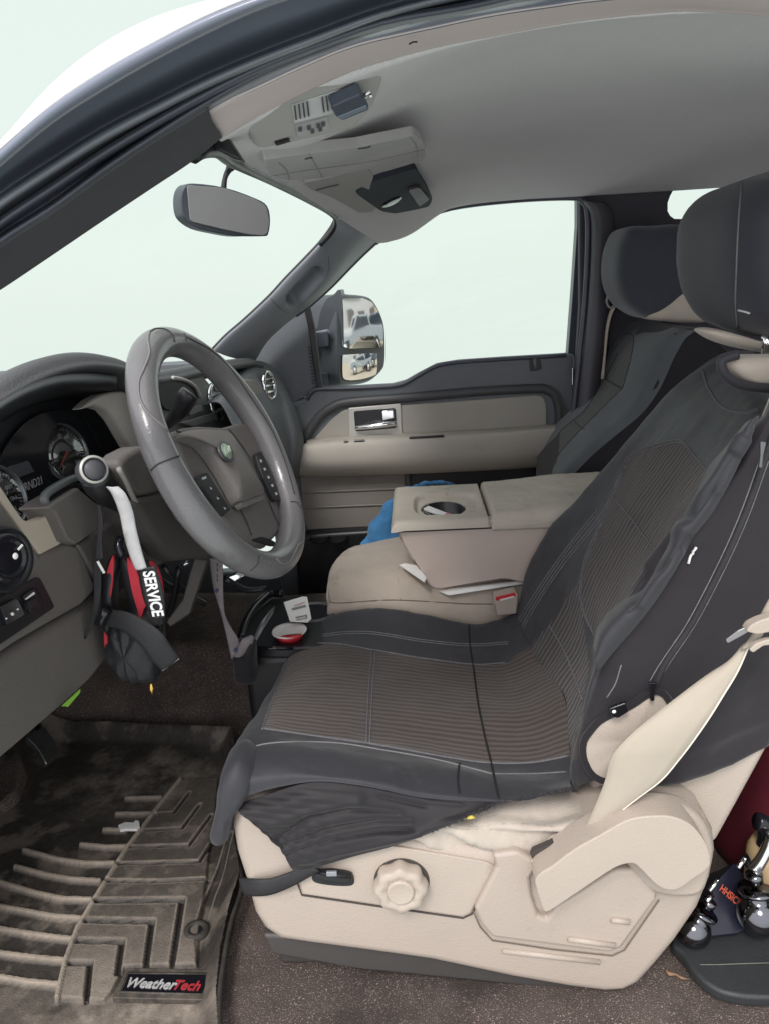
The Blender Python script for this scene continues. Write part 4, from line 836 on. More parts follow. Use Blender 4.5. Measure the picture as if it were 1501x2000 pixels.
# ================================================================ RUBBER FLOOR MAT (height field)
fm = lambda a: [(x*.3464, 1450+y*.3464) for x, y in a]
def wz(a, z=.01): return [tuple(PZ(u, v, z)[:2]) for u, v in a]
mo_ = wz([(-120, 1436), (100, 1432), (232, 1431), (458, 1442), (470, 1560), (462, 1660), (474, 1728), (452, 1800), (436, 1880), (428, 1960), (434, 2060), (-160, 2060)])
xsn = np.arange(-1.06, -.25, .0015); ysn = np.arange(.745, 1.53, .0019)
MX, MY = np.meshgrid(xsn, ysn)
inside = inpoly(MX, MY, mo_); dE = dpoly(MX, MY, mo_+[mo_[0]])
hgt = np.zeros_like(MX)+.004; dust_light = np.zeros_like(MX)
n1 = fbm(MX, MY, 0, 14)
ribs = [[(715, 318), (905, 320)], [(660, 405), (880, 408)], [(590, 492), (705, 497)], [(460, 575), (600, 590), (720, 590)], [(140, 612), (330, 660), (480, 680), (640, 682)],
 [(90, 705), (250, 745), (400, 770), (560, 780)], [(0, 795), (200, 850), (350, 880), (510, 885)], [(-90, 918), (150, 955), (300, 980), (450, 990)], [(-90, 1045), (200, 1085), (400, 1108)],
 [(-90, 1185), (200, 1215), (370, 1228)], [(-90, 1315), (150, 1350), (330, 1365)]]
for r_ in ribs:
    d = dpoly(MX, MY, wz(fm(r_))); k = 1-sst(d, .0030, .0062); hgt = np.maximum(hgt, .004+.010*k); dust_light = np.maximum(dust_light, k*.95)
plateau = wz(fm([(1020, 225), (1240, 210), (1225, 400), (1190, 600), (1175, 770), (1140, 1000), (1115, 1268), (705, 1270), (640, 1400), (590, 1462), (325, 1445), (370, 1240), (440, 1050), (560, 850), (720, 600), (900, 370)]))
inp = inpoly(MX, MY, plateau); dp = dpoly(MX, MY, plateau+[plateau[0]]); kp = np.where(inp, sst(dp, 0, .004), 0)
hgt = np.maximum(hgt, .004+.008*kp)
yn = sst(MY, 1.15, .85)
dust_light = np.maximum(dust_light, kp*(.12+.42*(1-sst(MY, .80, 1.02))))  # plateau paler towards the door side, daylight put into the dust tone
rid = wz(fm([(1020, 225), (900, 370), (720, 600), (560, 850), (440, 1050), (370, 1240), (325, 1445)])); d = dpoly(MX, MY, rid); k = 1-sst(d, .0025, .006); hgt = np.maximum(hgt, .004+.013*k); dust_light = np.maximum(dust_light, k*.8)
grooves = [[(400, 1247), (510, 1247), (490, 1440)], [(440, 1122), (690, 1128), (665, 1305)], [(490, 1007), (860, 1020), (825, 1262)], [(545, 897), (1030, 903), (975, 1252)],
 [(605, 785), (900, 795), (1178, 788)], [(665, 690), (1130, 690), (1215, 560)], [(745, 597), (1070, 597), (1195, 430)], [(825, 505), (1030, 500), (1130, 370)], [(905, 413), (985, 412), (1070, 300)]]
gm = np.zeros_like(MX)
for i, g in enumerate(grooves):
    d = dpoly(MX, MY, wz(fm(g))); w = .0045 if i < 4 else .0032
    k = 1-sst(d, w*.72, w*1.18); hgt = hgt-.0105*k; gm = np.maximum(gm, k); dust_light = dust_light*(1-k*.92)
    e = (1-sst(np.abs(d-w*1.7), 0, .003)); dust_light = np.maximum(dust_light, e*.55*(kp > .5))
ch_ = wz(fm([(1300, 590), (1240, 740), (1185, 870), (1140, 1010)])); d = dpoly(MX, MY, ch_); hgt -= .006*(1-sst(d, .004, .008)); dust_light = np.maximum(dust_light, (1-sst(np.abs(d-.009), 0, .0025))*.5)
st = wz(fm([(1120, 1120), (1132, 1250)])); d = dpoly(MX, MY, st); hgt -= .004*(1-sst(d, .004, .006))
wall = 1-sst(dE, 0, .05)
hgt += .030*wall**2*(MX < 5)
dust_light = np.maximum(dust_light, .26*sst(n1, -.15, .6)*(1-gm))
dust_light = dust_light*(1-gm*.7)
spot = np.exp(-(((MX+.62)/.17)**2+((MY-1.33)/.11)**2)); dust_light = np.maximum(dust_light, spot*(.35+.5*n1)*(1-gm)*.9)
spot = np.exp(-(((MX+.42)/.25)**2+((MY-.80)/.05)**2)); dust_light = np.maximum(dust_light, spot*(.45+.4*n1)*(1-gm))  # brighter door-side pool painted in along with the dust
dust_light = np.clip(dust_light*(1+.2*n1)+.05*(1-gm), 0, 1)
idx = -np.ones(MX.shape, int); idx[inside] = np.arange(inside.sum()); R_, C_ = MX.shape
q = np.stack([idx[:-1, :-1], idx[:-1, 1:], idx[1:, 1:], idx[1:, :-1]], -1).reshape(-1, 4); q = q[(q >= 0).all(1)]
# the mat follows the floor rise in front
fz = floor_z(MX, MY)
MV = np.stack([MX, MY, hgt+fz+.004], -1)[inside]
mat_t = thing('floor_mat', 'dirty black moulded rubber floor mat with dusty tan ribs and chevron grooves', 'floor mat', (-.55, 1.1, 0))
MM = bpy.data.materials.new('dusty_rubber'); MM.use_nodes = True; n = MM.node_tree; L = n.links; p = n.nodes['Principled BSDF']
at = n.nodes.new('ShaderNodeAttribute'); at.attribute_name = 'dust'
tc = n.nodes.new('ShaderNodeTexCoord'); no = n.nodes.new('ShaderNodeTexNoise'); no.inputs['Scale'].default_value = 75; no.inputs['Detail'].default_value = 10; no.inputs['Roughness'].default_value = .7
L.new(tc.outputs['Object'], no.inputs['Vector'])
mu = n.nodes.new('ShaderNodeMath'); mu.operation = 'MULTIPLY_ADD'; mu.inputs[1].default_value = .8; mu.inputs[2].default_value = -.40
L.new(no.outputs[0], mu.inputs[0]); ad = n.nodes.new('ShaderNodeMath'); ad.operation = 'MULTIPLY_ADD'; ad.use_clamp = True
m1 = n.nodes.new('ShaderNodeMath'); m1.operation = 'ADD'; m1.inputs[1].default_value = .25; L.new(at.outputs['Fac'], m1.inputs[0])
L.new(mu.outputs[0], ad.inputs[0]); L.new(m1.outputs[0], ad.inputs[1]); L.new(at.outputs['Fac'], ad.inputs[2])
mx_ = n.nodes.new('ShaderNodeMix'); mx_.data_type = 'RGBA'; mx_.inputs['A'].default_value = (.030, .027, .025, 1); mx_.inputs['B'].default_value = (.39, .33, .27, 1)
L.new(ad.outputs[0], mx_.inputs['Factor']); L.new(mx_.outputs['Result'], p.inputs['Base Color'])
rr = n.nodes.new('ShaderNodeMapRange'); rr.inputs['To Min'].default_value = .5; rr.inputs['To Max'].default_value = .95; L.new(ad.outputs[0], rr.inputs['Value']); L.new(rr.outputs[0], p.inputs['Roughness'])
nb = n.nodes.new('ShaderNodeTexNoise'); nb.inputs['Scale'].default_value = 350; L.new(tc.outputs['Object'], nb.inputs['Vector'])
bp = n.nodes.new('ShaderNodeBump'); bp.inputs['Strength'].default_value = .7; bp.inputs['Distance'].default_value = .002; L.new(nb.outputs[0], bp.inputs['Height']); L.new(bp.outputs[0], p.inputs['Normal'])
tr = mk('mat_tray', MV, q, MM, mat_t); a_ = tr.data.attributes.new('dust', 'FLOAT', 'POINT'); a_.data.foreach_set('value', dust_light[inside].astype(np.float32))
# raised rim strip along the right edge
rm = crs([PZ(u, v, .035) for u, v in [(452, 1450), (468, 1560), (462, 1655), (473, 1728), (452, 1800), (437, 1880), (428, 1960), (432, 2060)]], 6)
tube('mat_rim', rm, .004, mat('dusty_black', (.05, .045, .04), .7, .3, 300, .5, 60), mat_t, 8)
dpc = PZ(384, 1816, .016); lathe('drain_plug', [(.009, -.002), (.0095, .002), (.0135, .0045), (.018, .003), (.019, -.004)], dpc, (0, 0, 1), mat('dusty_black', (.05, .045, .04), .7, .3, 300, .5, 60), mat_t, sx=1.1, sy=1.0)
lathe('plug_hole', [(0, .0002), (.0095, .0002)], dpc, (0, 0, 1), BLK, mat_t)
bz = .013
fr_ = slab('badge_frame', [PZ(u, v, bz+.006) for u, v in rnd(fm([(715, 1268), (1205, 1280), (1150, 1452), (632, 1440)]), 3)], (0, 0, -.010), mat('dusty_frame', (.05, .045, .04), .6, .4, 300, .6, 50, col2=(.13, .11, .09)), mat_t, bevel=.003)
tube('badge_frame_lip', [PZ(u, v, bz+.0068) for u, v in fm([(722, 1300), (1182, 1305), (1140, 1422), (680, 1408)])], .0016, MATS['dusty_frame'], fr_, 6, closed=True)
slab('badge_plate', [PZ(u, v, bz+.0068) for u, v in fm([(726, 1304), (1178, 1308), (1138, 1420), (686, 1405)])], (0, 0, -.002), BLKG, mat_t, bevel=.0006)
c1 = PZ(*fm([(850, 1362)])[0], bz+.0078); c2 = PZ(*fm([(1052, 1372)])[0], bz+.0078); rt = PZ(*fm([(1130, 1378)])[0], bz)-PZ(*fm([(710, 1355)])[0], bz)
text('badge_lettering', 'Weather', c1, rt, (0, 1, 0), .0215, mat('worn_silver_ink', (.55, .55, .54), .4, var=.5, vs=200), mat_t, .0006, shear=.25, font_bold=.025, sx=.98)
text('badge_lettering', 'Tech', c2, rt, (0, 1, 0), .0215, mat('worn_red_ink', (.45, .04, .05), .4, var=.3, vs=200), mat_t, .0006, shear=.25, font_bold=.025, sx=.98)
pp_ = PZ(255, 1617, .02)
pscr = mk('paper_scrap', *(lambda V, f: (V, f))(*(lambda P: (np.array(P+[p_+np.array([0, 0, .006]) for p_ in P]), [tuple(range(len(P)))[::-1], tuple(range(len(P), 2*len(P)))]+[(i, (i+1) % len(P), len(P)+(i+1) % len(P), len(P)+i) for i in range(len(P))]))([PZ(u, v, .02) for u, v in [(232, 1616), (246, 1610), (262, 1611), (266, 1606), (273, 1608), (274, 1619), (268, 1624), (246, 1624), (236, 1626)]])), WHITE, None, bevel=.001)
tag(pscr, 'small torn white paper scrap lying on the rubber floor mat', 'paper')

# ================================================================ DRIVER SEAT
seat = thing('bucket_seat', 'beige driver seat with lobed lumbar knob, power switch and recline handle on its side trim', 'seat', (.06, 1.1, .02))
SY = .815
base_px = [(454, 1584), (450, 1620), (460, 1674), (478, 1730), (494, 1790), (512, 1820), (544, 1843), (600, 1851), (720, 1867), (840, 1884), (1000, 1918), (1110, 1937), (1180, 1946), (1220, 1944), (1252, 1928), (1282, 1894), (1324, 1844), (1368, 1780), (1392, 1722), (1402, 1670), (1398, 1632), (1380, 1598), (1348, 1576), (1300, 1563), (1240, 1566), (1200, 1580), (1140, 1612), (1036, 1652), (952, 1660), (800, 1640), (640, 1600), (500, 1560)]
bs_ = slabY('base_trim', base_px, SY, .09, BEIGE_PL, seat, bevel=.020, seg=6)
box('base_far_side', (.04, 1.09, .15), (.50, .40, .16), BEIGE_PL, seat, bevel=.02)
box('seat_track', (.0, 1.08, .055), (.50, .40, .10), mat('grey_track_plastic', (.07, .065, .062), .5, .2), seat, bevel=.01)
slabY('lower_rail', [(512, 1826), (530, 1865), (700, 1895), (1000, 1925), (1140, 1936), (1100, 1900), (600, 1830)], SY+.03, .03, MATS['grey_track_plastic'], seat, bevel=.006)
def offY(px, Y, **k): return px
slabY('control_panel', rnd([(580, 1700), (592, 1746), (902, 1790), (917, 1783), (966, 1693), (948, 1684), (760, 1652), (600, 1670)], 5), SY-.003, .012, BEIGE_PL2, seat, bevel=.0015)
tube('panel_gap', [PY(u, v, SY-.0008) for u, v in [(578, 1716), (590, 1748), (740, 1770), (903, 1793), (920, 1785), (969, 1694)]], .0014, mat('gap_dark', (.06, .05, .045), .9), seat, 6)
# power switch
slabY('switch_recess', sm([(609, 1712), (616, 1700), (650, 1696), (684, 1704), (692, 1718), (686, 1730), (650, 1730), (616, 1724)], 4), SY-.0036, .004, BLK, seat, bevel=.0006)
sw = slabY('power_switch', sm([(620, 1706), (650, 1704), (684, 1710), (688, 1720), (680, 1727), (650, 1726), (620, 1720), (614, 1712)], 4), SY-.013, .010, BLK, seat, bevel=.004)
tube('switch_bar', [PY(620, 1704, SY-.013), PY(650, 1707, SY-.016), PY(684, 1713, SY-.013)], [.0025, .003, .003], BLKG, sw, 8)
box('switch_tab', PY(648, 1706, SY-.017), (.014, .004, .007), mat('grey_tab', (.25, .27, .29), .25), sw, bevel=.001)
# lobed knob
kc = PY(782, 1722, SY-.004)
lathe('knob_shadow_gap', [(0, .0005), (.0375, .0005)], PY(784, 1720, SY-.003), (0, -1, 0), MATS['gap_dark'], seat)
kb = lathe('lumbar_knob', [(.034, 0), (.0355, .006), (.034, .016), (.031, .021), (.023, .0215), (.020, .019), (.0175, .018)], kc, (0, -1, .05), BEIGE_PL2, seat, seg=96, lobes=8, la=.055)
lathe('knob_disc', [(.0185, .014), (.0185, .0205), (.0165, .023), (.0150, .0225), (0, .0222)], kc, (0, -1, .05), BEIGE_PL2, kb, seg=48)
# recliner cover plate and handle
cp = slabY('recliner_cover', [(968, 1694), (925, 1776), (938, 1806), (960, 1832), (1190, 1862), (1214, 1852), (1282, 1756), (1282, 1744), (1254, 1716), (1240, 1700), (1200, 1700), (1085, 1772), (1066, 1796), (1050, 1790), (1038, 1752), (1034, 1716), (1044, 1700), (1060, 1690), (1010, 1664), (960, 1670)], SY-.012, .02, BEIGE_PL, seat, bevel=.006, seg=4)
tube('cover_gap', [PY(u, v, SY-.0018) for u, v in [(922, 1778), (936, 1810), (960, 1837), (1080, 1855), (1194, 1867), (1218, 1856), (1286, 1758)]], .0009, mat('soft_gap', (.16, .125, .10), .9), seat, 6)
for a_, b_, y_ in [((1192, 1796), (1228, 1800), SY-.0125), ((1108, 1833), (1200, 1846), SY-.0125), ((980, 1856), (1170, 1878), SY-.0005)]:
    tube('embossed_bar', [PY(*a_, y_), PY(*b_, y_)], .0042, BEIGE_PL, seat, 10)
slabY('belt_slot', [(1036, 1673), (1040, 1664), (1118, 1630), (1124, 1638), (1040, 1684)], SY-.0135, .01, MATS['gap_dark'], seat, bevel=.001)
slabY('slot_frame', [(1034, 1688), (1036, 1682), (1250, 1582), (1252, 1592), (1130, 1650)], SY-.016, .012, BEIGE_PL, seat, bevel=.003)
slabY('hinge_shroud', sm([(1200, 1600), (1240, 1574), (1300, 1570), (1348, 1584), (1380, 1612), (1396, 1660), (1388, 1710), (1370, 1750), (1310, 1756), (1262, 1740), (1230, 1700), (1200, 1660)], 3), SY-.012, .03, BEIGE_PL, seat, bevel=.010, seg=4)
hd = crs([(1044, 1722), (1046, 1735), (1055, 1765), (1066, 1782), (1100, 1762), (1180, 1708), (1208, 1692), (1234, 1687), (1250, 1698), (1268, 1717), (1284, 1731), (1304, 1739), (1326, 1736), (1352, 1718), (1380, 1698), (1387, 1682), (1379, 1650), (1354, 1616), (1326, 1600), (1298, 1594), (1254, 1596), (1220, 1604), (1170, 1632), (1120, 1660), (1080, 1690), (1052, 1708)], 3, True)
slabY('recline_handle', [tuple(p) for p in hd], SY-.046, .045, BEIGE_PL2, seat, bevel=.016, seg=6)
# cushion sides in beige cloth
cf = [[(812, 1668), (880, 1672), (960, 1678), (1060, 1666), (1150, 1635)], [(796, 1640), (870, 1652), (952, 1662), (1050, 1646), (1148, 1622)], [(800, 1622), (880, 1622), (960, 1620), (1060, 1622), (1160, 1610)], [(860, 1596), (920, 1588), (985, 1592), (1070, 1600), (1165, 1596)], [(890, 1580), (930, 1566), (1000, 1560), (1080, 1562), (1180, 1572)], [(900, 1560), (940, 1540), (1000, 1535), (1080, 1538), (1190, 1550)]]
CB, cu_ = patchv([[PY(u, v, y) for u, v in r] for r, y in zip(cf, [.835, .822, .815, .835, .865, .90])], 14, 10)
nn = gnorm(CB); wr = .0055*np.sin(CB[..., 0]*60+CB[..., 2]*140+2*np.sin(CB[..., 0]*25))+.003*fbm(CB[..., 0], CB[..., 2], 1, 30)
CB = CB+nn*wr[..., None]
cu1 = mkgrid('cushion_side', CB, BEIGE_FAB, seat, cu_, solid=.003)
for ln in [[(870, 1612), (900, 1620), (950, 1620), (1000, 1622), (1060, 1628), (1120, 1622)], [(925, 1622), (950, 1612), (1010, 1610), (1080, 1616)]]:
    qd = drape(ln, bvh(CB), .0004)
    if len(qd) > 3: tube('piping', qd, .0012, THREAD_B, cu1, 6)
box('cushion_core', (.02, 1.13, .20), (.40, .42, .12), BEIGE_FAB, seat, bevel=.03)

# backrest shell
bk_px = [(1135, 1500), (1150, 1420), (1180, 1320), (1225, 1220), (1275, 1120), (1345, 1020), (1420, 940), (1490, 800), (1510, 720), (1560, 690), (1620, 700), (1720, 900), (1640, 1180), (1502, 1465), (1450, 1560), (1400, 1650)]
slabY('backrest_shell', [(1160, 1510), (1172, 1420), (1200, 1330), (1245, 1230), (1295, 1135), (1362, 1040), (1440, 950), (1505, 830), (1540, 740), (1600, 700), (1640, 720), (1720, 900), (1640, 1180), (1502, 1465), (1450, 1560), (1400, 1650), (1300, 1690), (1180, 1640), (1150, 1570)], .866, .04, BEIGE_PL2, seat, bevel=.014, seg=4)
slabY('backrest_core', [(1240, 1560), (1270, 1420), (1300, 1340), (1345, 1240), (1395, 1145), (1462, 1060), (1560, 1010), (1680, 1000), (1640, 1180), (1502, 1465), (1450, 1560)], .90, .43, BEIGE_FAB, seat, bevel=.03, seg=4)
pillow('backrest_top', sm([(1406, 712), (1412, 700), (1440, 693), (1501, 692), (1600, 690), (1640, 760), (1600, 800), (1500, 756), (1450, 748), (1420, 730)], 4), .925, .985, BEIGE_FAB, seat, p=3, Yp=.955)
pillow('headrest_underside', sm([(1360, 645), (1385, 640), (1440, 655), (1510, 670), (1600, 660), (1600, 700), (1510, 691), (1440, 680), (1390, 665)], 4), 1.0, 1.08, BEIGE_FAB, seat, p=3, Yp=1.04)
tube('headrest_post', [PY(1495, 700, 1.0), PY(1497, 640, 1.0)], .007, CHROME, seat, 10)
# beige opening in the cover side (zip left open) - bulging cloth
op = sm([(1284, 1347), (1303, 1366), (1310, 1400), (1296, 1440), (1246, 1490), (1204, 1516), (1172, 1520), (1150, 1500), (1140, 1465), (1150, 1429), (1178, 1399), (1222, 1378), (1262, 1352)], 4)

# ---------------------------------------------------------------- DRIVER SEAT COVER
cov = thing('seat_cover', 'black neoprene and ribbed brown-grey cloth cover stretched over the driver seat', 'seat cover', (.05, 1.1, .25))
S0 = [(580, 1350), (563, 1283), (590, 1241), (650, 1202), (735, 1188), (826, 1200), (914, 1218), (965, 1213), (1008, 1197), (1026, 1118), (1066, 1042), (1122, 980), (1180, 912), (1245, 835), (1320, 752), (1405, 694), (1470, 690)]
S1 = [(570, 1360), (553, 1305), (580, 1262), (642, 1240), (733, 1238), (826, 1250), (917, 1260), (972, 1260), (1018, 1232), (1052, 1155), (1096, 1085), (1150, 1012), (1206, 938), (1262, 856), (1335, 775), (1428, 712), (1490, 730)]
S2 = [(552, 1400), (536, 1345), (562, 1310), (640, 1294), (732, 1300), (826, 1312), (922, 1324), (990, 1326), (1056, 1298), (1100, 1222), (1130, 1140), (1175, 1052), (1228, 970), (1290, 880), (1362, 800), (1450, 735), (1510, 770)]
S3 = [(520, 1460), (503, 1398), (532, 1366), (622, 1362), (728, 1372), (830, 1382), (935, 1392), (1025, 1392), (1100, 1360), (1146, 1282), (1168, 1200), (1214, 1115), (1266, 1030), (1328, 935), (1395, 850), (1472, 775), (1530, 810)]
S4 = [(480, 1540), (462, 1452), (512, 1424), (588, 1432), (724, 1450), (850, 1470), (958, 1488), (1040, 1490), (1112, 1470), (1150, 1370), (1166, 1275), (1214, 1185), (1270, 1098), (1332, 1005), (1402, 915), (1478, 830), (1535, 790)]
S5 = [(452, 1600), (434, 1518), (474, 1474), (580, 1462), (722, 1482), (850, 1502), (962, 1520), (1045, 1524), (1112, 1522), (1122, 1445), (1158, 1320), (1200, 1215), (1252, 1118), (1325, 1030), (1398, 955), (1474, 850), (1530, 770)]
S6 = [(432, 1632), (424, 1560), (468, 1522), (590, 1508), (720, 1522), (830, 1544), (972, 1556), (1050, 1552), (1114, 1536)]
S7 = [(440, 1640), (440, 1590), (490, 1552), (613, 1527), (720, 1537), (826, 1558), (974, 1566), (1050, 1556), (1116, 1540)]
YS = [1.42, 1.34, 1.21, 1.06, .935, .865, .822, .815]
XB = {'back': slice(8, 16), 'cush': slice(0, 9)}
dpt = [0, 0, .012, .016, 0, 0, 0, 0]
full = [[PY(u, v, YS[i]) for u, v in s] for i, s in enumerate([S0, S1, S2, S3, S4, S5])]
# far side of the cushion rolls down
crow = [[p+np.array([0, .015, -.06]) for p in full[0][:9]]]+[r[:9] for r in full]+[[PY(u, v, YS[6]) for u, v in S6], [PY(u, v, YS[7]) for u, v in S7]]
CB_, cuv = patchv(crow, 14, 12)
n_ = gnorm(CB_); CB_ = CB_+n_*(.0022*fbm(CB_[..., 0], CB_[..., 1], 3, 14))[..., None]
ribp = [(512, 1422), (528, 1372), (560, 1300), (571, 1260), (650, 1257), (730, 1270), (826, 1286), (922, 1298), (986, 1295), (1029, 1268), (1064, 1226), (1120, 1200), (1200, 1350), (1135, 1370), (1125, 1420), (1109, 1476), (1040, 1489), (960, 1490), (880, 1480), (720, 1452), (586, 1433)]
pr_ = splitgrid(CB_, cuv, [('ribbed_cushion_panel', ribp, RIB)], ('neoprene_cushion_panel', NEO), cov)
CT = bvh(CB_)
brow = [[p+np.array([.03, .02, -.0]) for p in full[0][8:]]]+[r[8:] for r in full]
# near bolster rolls round to the side
r6 = [(1128, 1545), (1132, 1470), (1166, 1335), (1210, 1225), (1262, 1130), (1336, 1040), (1410, 962), (1488, 862), (1540, 780)]
brow.append([PY(u, v, .856) for u, v in r6])
BB, buv = patchv(brow, 14, 12)
n_ = gnorm(BB); BB = BB+n_*(.0025*fbm(BB[..., 1], BB[..., 2], 5, 12))[..., None]
up_rib = [(1226, 886), (1270, 872), (1325, 860), (1352, 886), (1377, 917), (1352, 968), (1320, 1030), (1288, 1084), (1236, 1152), (1160, 1243), (1136, 1200), (1130, 1160), (1140, 1096), (1168, 1030), (1194, 968)]
lo_rib = [(1029, 1268), (1072, 1222), (1110, 1165), (1136, 1116), (1130, 1160), (1136, 1200), (1150, 1300), (1136, 1366), (1140, 1480), (1100, 1490), (1000, 1500), (980, 1300)]
splitgrid(BB, buv, [('ribbed_back_panel', up_rib, ribmat('ribbed_back_cloth', (.065, .054, .052), (.15, .125, .118), 74, .6)), ('ribbed_lower_back', lo_rib, MATS.get('rlb') or ribmat('ribbed_lower_cloth', (.06, .052, .052), (.14, .12, .115), 74, .6))], ('neoprene_back_panel', NEO), cov)
BT = bvh(BB)
def seam(px, tr, r=.0012, m=STITCH, par=cov, off=.0006, name='stitched_seam', gap=0):
    q = drape(px, tr, off, 8)
    if len(q) < 3: return
    # drop jumps
    keep = [q[0]]
    for p_ in q[1:]:
        if np.linalg.norm(p_-keep[-1]) < .05: keep.append(p_)
    if len(keep) > 2: tube(name, keep, r, m, par, 6)
def dseam(px, tr, dx=0, dy=5): seam(px, tr); seam([(u+dx, v+dy) for u, v in px], tr)
dseam([(571, 1260), (650, 1257), (730, 1270), (826, 1286), (922, 1298), (986, 1295)], CT, 0, -0.5)
dseam([(584, 1252), (640, 1238), (720, 1234), (826, 1250), (917, 1258), (992, 1254)], CT, 0, 4)
dseam([(512, 1422), (586, 1433), (720, 1452), (880, 1480), (960, 1490), (1040, 1489), (1109, 1476)], CT, 0, 1)
seam([(440, 1560), (451, 1510), (468, 1478), (500, 1458), (560, 1450), (660, 1452), (750, 1466), (850, 1484), (960, 1512)], CT, .0012, mat('pale_thread', (.22, .21, .22), .8))
seam([(965, 1512), (1040, 1512), (1105, 1508)], CT)
dseam([(733, 1271), (728, 1330), (724, 1400), (722, 1450)], CT, -7, 0)
dseam([(556, 1282), (538, 1330), (520, 1380), (504, 1424)], CT, 8, 2)
seam([(914, 1216), (917, 1260), (924, 1310), (933, 1377), (946, 1440), (958, 1490), (966, 1530), (973, 1560)], CT, .0017, mat('dark_seam', (.012, .012, .014), .9))
seam([(896, 1492), (893, 1520), (896, 1550)], CT, .0015, MATS['dark_seam'])
for pl in [[(1226, 886), (1270, 872), (1325, 860), (1352, 886), (1377, 917)], [(1194, 968), (1230, 1010), (1262, 1054), (1288, 1084)], [(1130, 1160), (1142, 1205), (1160, 1243)], [(1226, 886), (1205, 935), (1190, 975), (1160, 1045), (1138, 1100), (1130, 1160)],
           [(1009, 1240), (1044, 1178), (1100, 1095), (1172, 1005), (1215, 920)], [(1002, 1228), (1040, 1165), (1096, 1083), (1168, 993)]]:
    dseam(pl, BT, 3, 4)
seam([(1072, 1222), (1100, 1270), (1124, 1330), (1136, 1366)], BT, .0015)
dseam([(1368, 722), (1382, 760), (1410, 795), (1450, 806), (1478, 798)], BT, 3, 3)
# side skin of the backrest cover
l0 = [(1114, 1545), (1120, 1450), (1157, 1325), (1198, 1218), (1250, 1122), (1324, 1030), (1398, 955), (1474, 850), (1520, 730)]
l1 = [(1140, 1530), (1150, 1440), (1186, 1320), (1234, 1215), (1290, 1118), (1354, 1025), (1424, 940), (1490, 830), (1530, 700)]
l2 = [(1176, 1522), (1210, 1430), (1250, 1330), (1300, 1230), (1356, 1130), (1408, 1030), (1464, 925), (1520, 800), (1550, 690)]
l3 = [(1278, 1533), (1310, 1440), (1350, 1350), (1400, 1250), (1450, 1150), (1496, 1050), (1540, 940), (1580, 830), (1600, 700)]
l4 = [(1356, 1517), (1400, 1420), (1440, 1330), (1490, 1230), (1540, 1120), (1580, 1030), (1620, 920), (1650, 820), (1670, 720)]
l5 = [(1501, 1455), (1530, 1390), (1570, 1300), (1610, 1200), (1640, 1120), (1670, 1020), (1700, 930), (1730, 820), (1740, 740)]
SB, suv = patchv([[PY(u, v, y) for u, v in l] for l, y in zip([l0, l1, l2, l3, l4, l5], [.868, .846, .838, .842, .846, .865])], 14, 12)
nn = gnorm(SB); f_ = fbm(SB[..., 0]*.6+SB[..., 2]*.4, SB[..., 2]*.5-SB[..., 0]*.5, 2, 16)
SP = prj(SB)
fold = np.zeros(SB.shape[:2])
for ln, a in [([(1440, 870), (1400, 950), (1330, 1035), (1270, 1105)], .007), ([(1480, 830), (1430, 930), (1350, 1060)], .006), ([(1260, 1150), (1210, 1240), (1190, 1290)], .006), ([(1215, 1290), (1200, 1330), (1185, 1360)], .003), ([(1500, 1470), (1420, 1490), (1330, 1510)], .004), ([(1501, 1400), (1400, 1440), (1300, 1480)], .003)]:
    fold += a*np.exp(-(dpoly(SP[..., 0], SP[..., 1], ln)/13)**2)
SB = SB+nn*(.003*f_+fold)[..., None]
mkgrid('side_cover', SB, mat('black_spandex_side', (.022, .019, .023), .75, .15, 900, .12, 7, sheen=.15, spec=.3), cov, suv, solid=.002)
ST = bvh(SB)
# near bolster of the backrest: satin neoprene with a pinch and twisted folds
L_ = [(1158, 1262), (1168, 1222), (1204, 1184), (1240, 1152), (1288, 1088), (1325, 1030), (1356, 970), (1384, 912), (1424, 866), (1456, 826)]
R__ = [(1166, 1310), (1200, 1268), (1252, 1208), (1294, 1150), (1332, 1086), (1352, 1048), (1388, 1002), (1428, 932), (1456, 868), (1480, 812)]
FBB, fuv = patchv([[PY(u, v, .872) for u, v in L_], [PY(a[0]*.7+b[0]*.3, a[1]*.7+b[1]*.3, .826) for a, b in zip(L_, R__)], [PY(a[0]*.25+b[0]*.75, a[1]*.25+b[1]*.75, .818) for a, b in zip(L_, R__)], [PY(u, v, .836) for u, v in R__]], 14, 12)
fn = gnorm(FBB); fp_ = prj(FBB); fade = np.sin(np.pi*fuv[..., 1])**.5; g_ = np.zeros(FBB.shape[:2])
for ln, a, w in [([(1446, 858), (1404, 930), (1356, 992), (1316, 1040)], .007, 9), ([(1430, 890), (1380, 975), (1344, 1012)], -.007, 7), ([(1334, 1034), (1290, 1066), (1240, 1118), (1184, 1196)], .007, 11), ([(1346, 1046), (1318, 1088), (1262, 1132), (1230, 1190)], -.006, 8), ([(1330, 1080), (1286, 1130), (1250, 1180)], .005, 7), ([(1462, 840), (1436, 900), (1400, 960)], .004, 6)]:
    g_ += a*np.exp(-(dpoly(fp_[..., 0], fp_[..., 1], ln)/w)**2)
FBB = FBB+fn*(g_*fade)[..., None]
mkgrid('side_bolster', FBB, NEO, cov, fuv, solid=.002)
opn = drape(op, ST, .004, 1); cO = opn.mean(0); V = [cO+np.array([0, -.010, 0])]; F_ = []; n_ = len(opn)
for k in (.35, .7, .9, 1.0):
    for p_ in opn: V.append(cO+(p_-cO)*k+np.array([0, -.010*(1-k*k), 0]))
for j in range(n_): F_.append((0, 1+j, 1+(j+1) % n_))
for k in range(3):
    for j in range(n_): F_.append((1+k*n_+j, 1+(k+1)*n_+j, 1+(k+1)*n_+(j+1) % n_, 1+k*n_+(j+1) % n_))
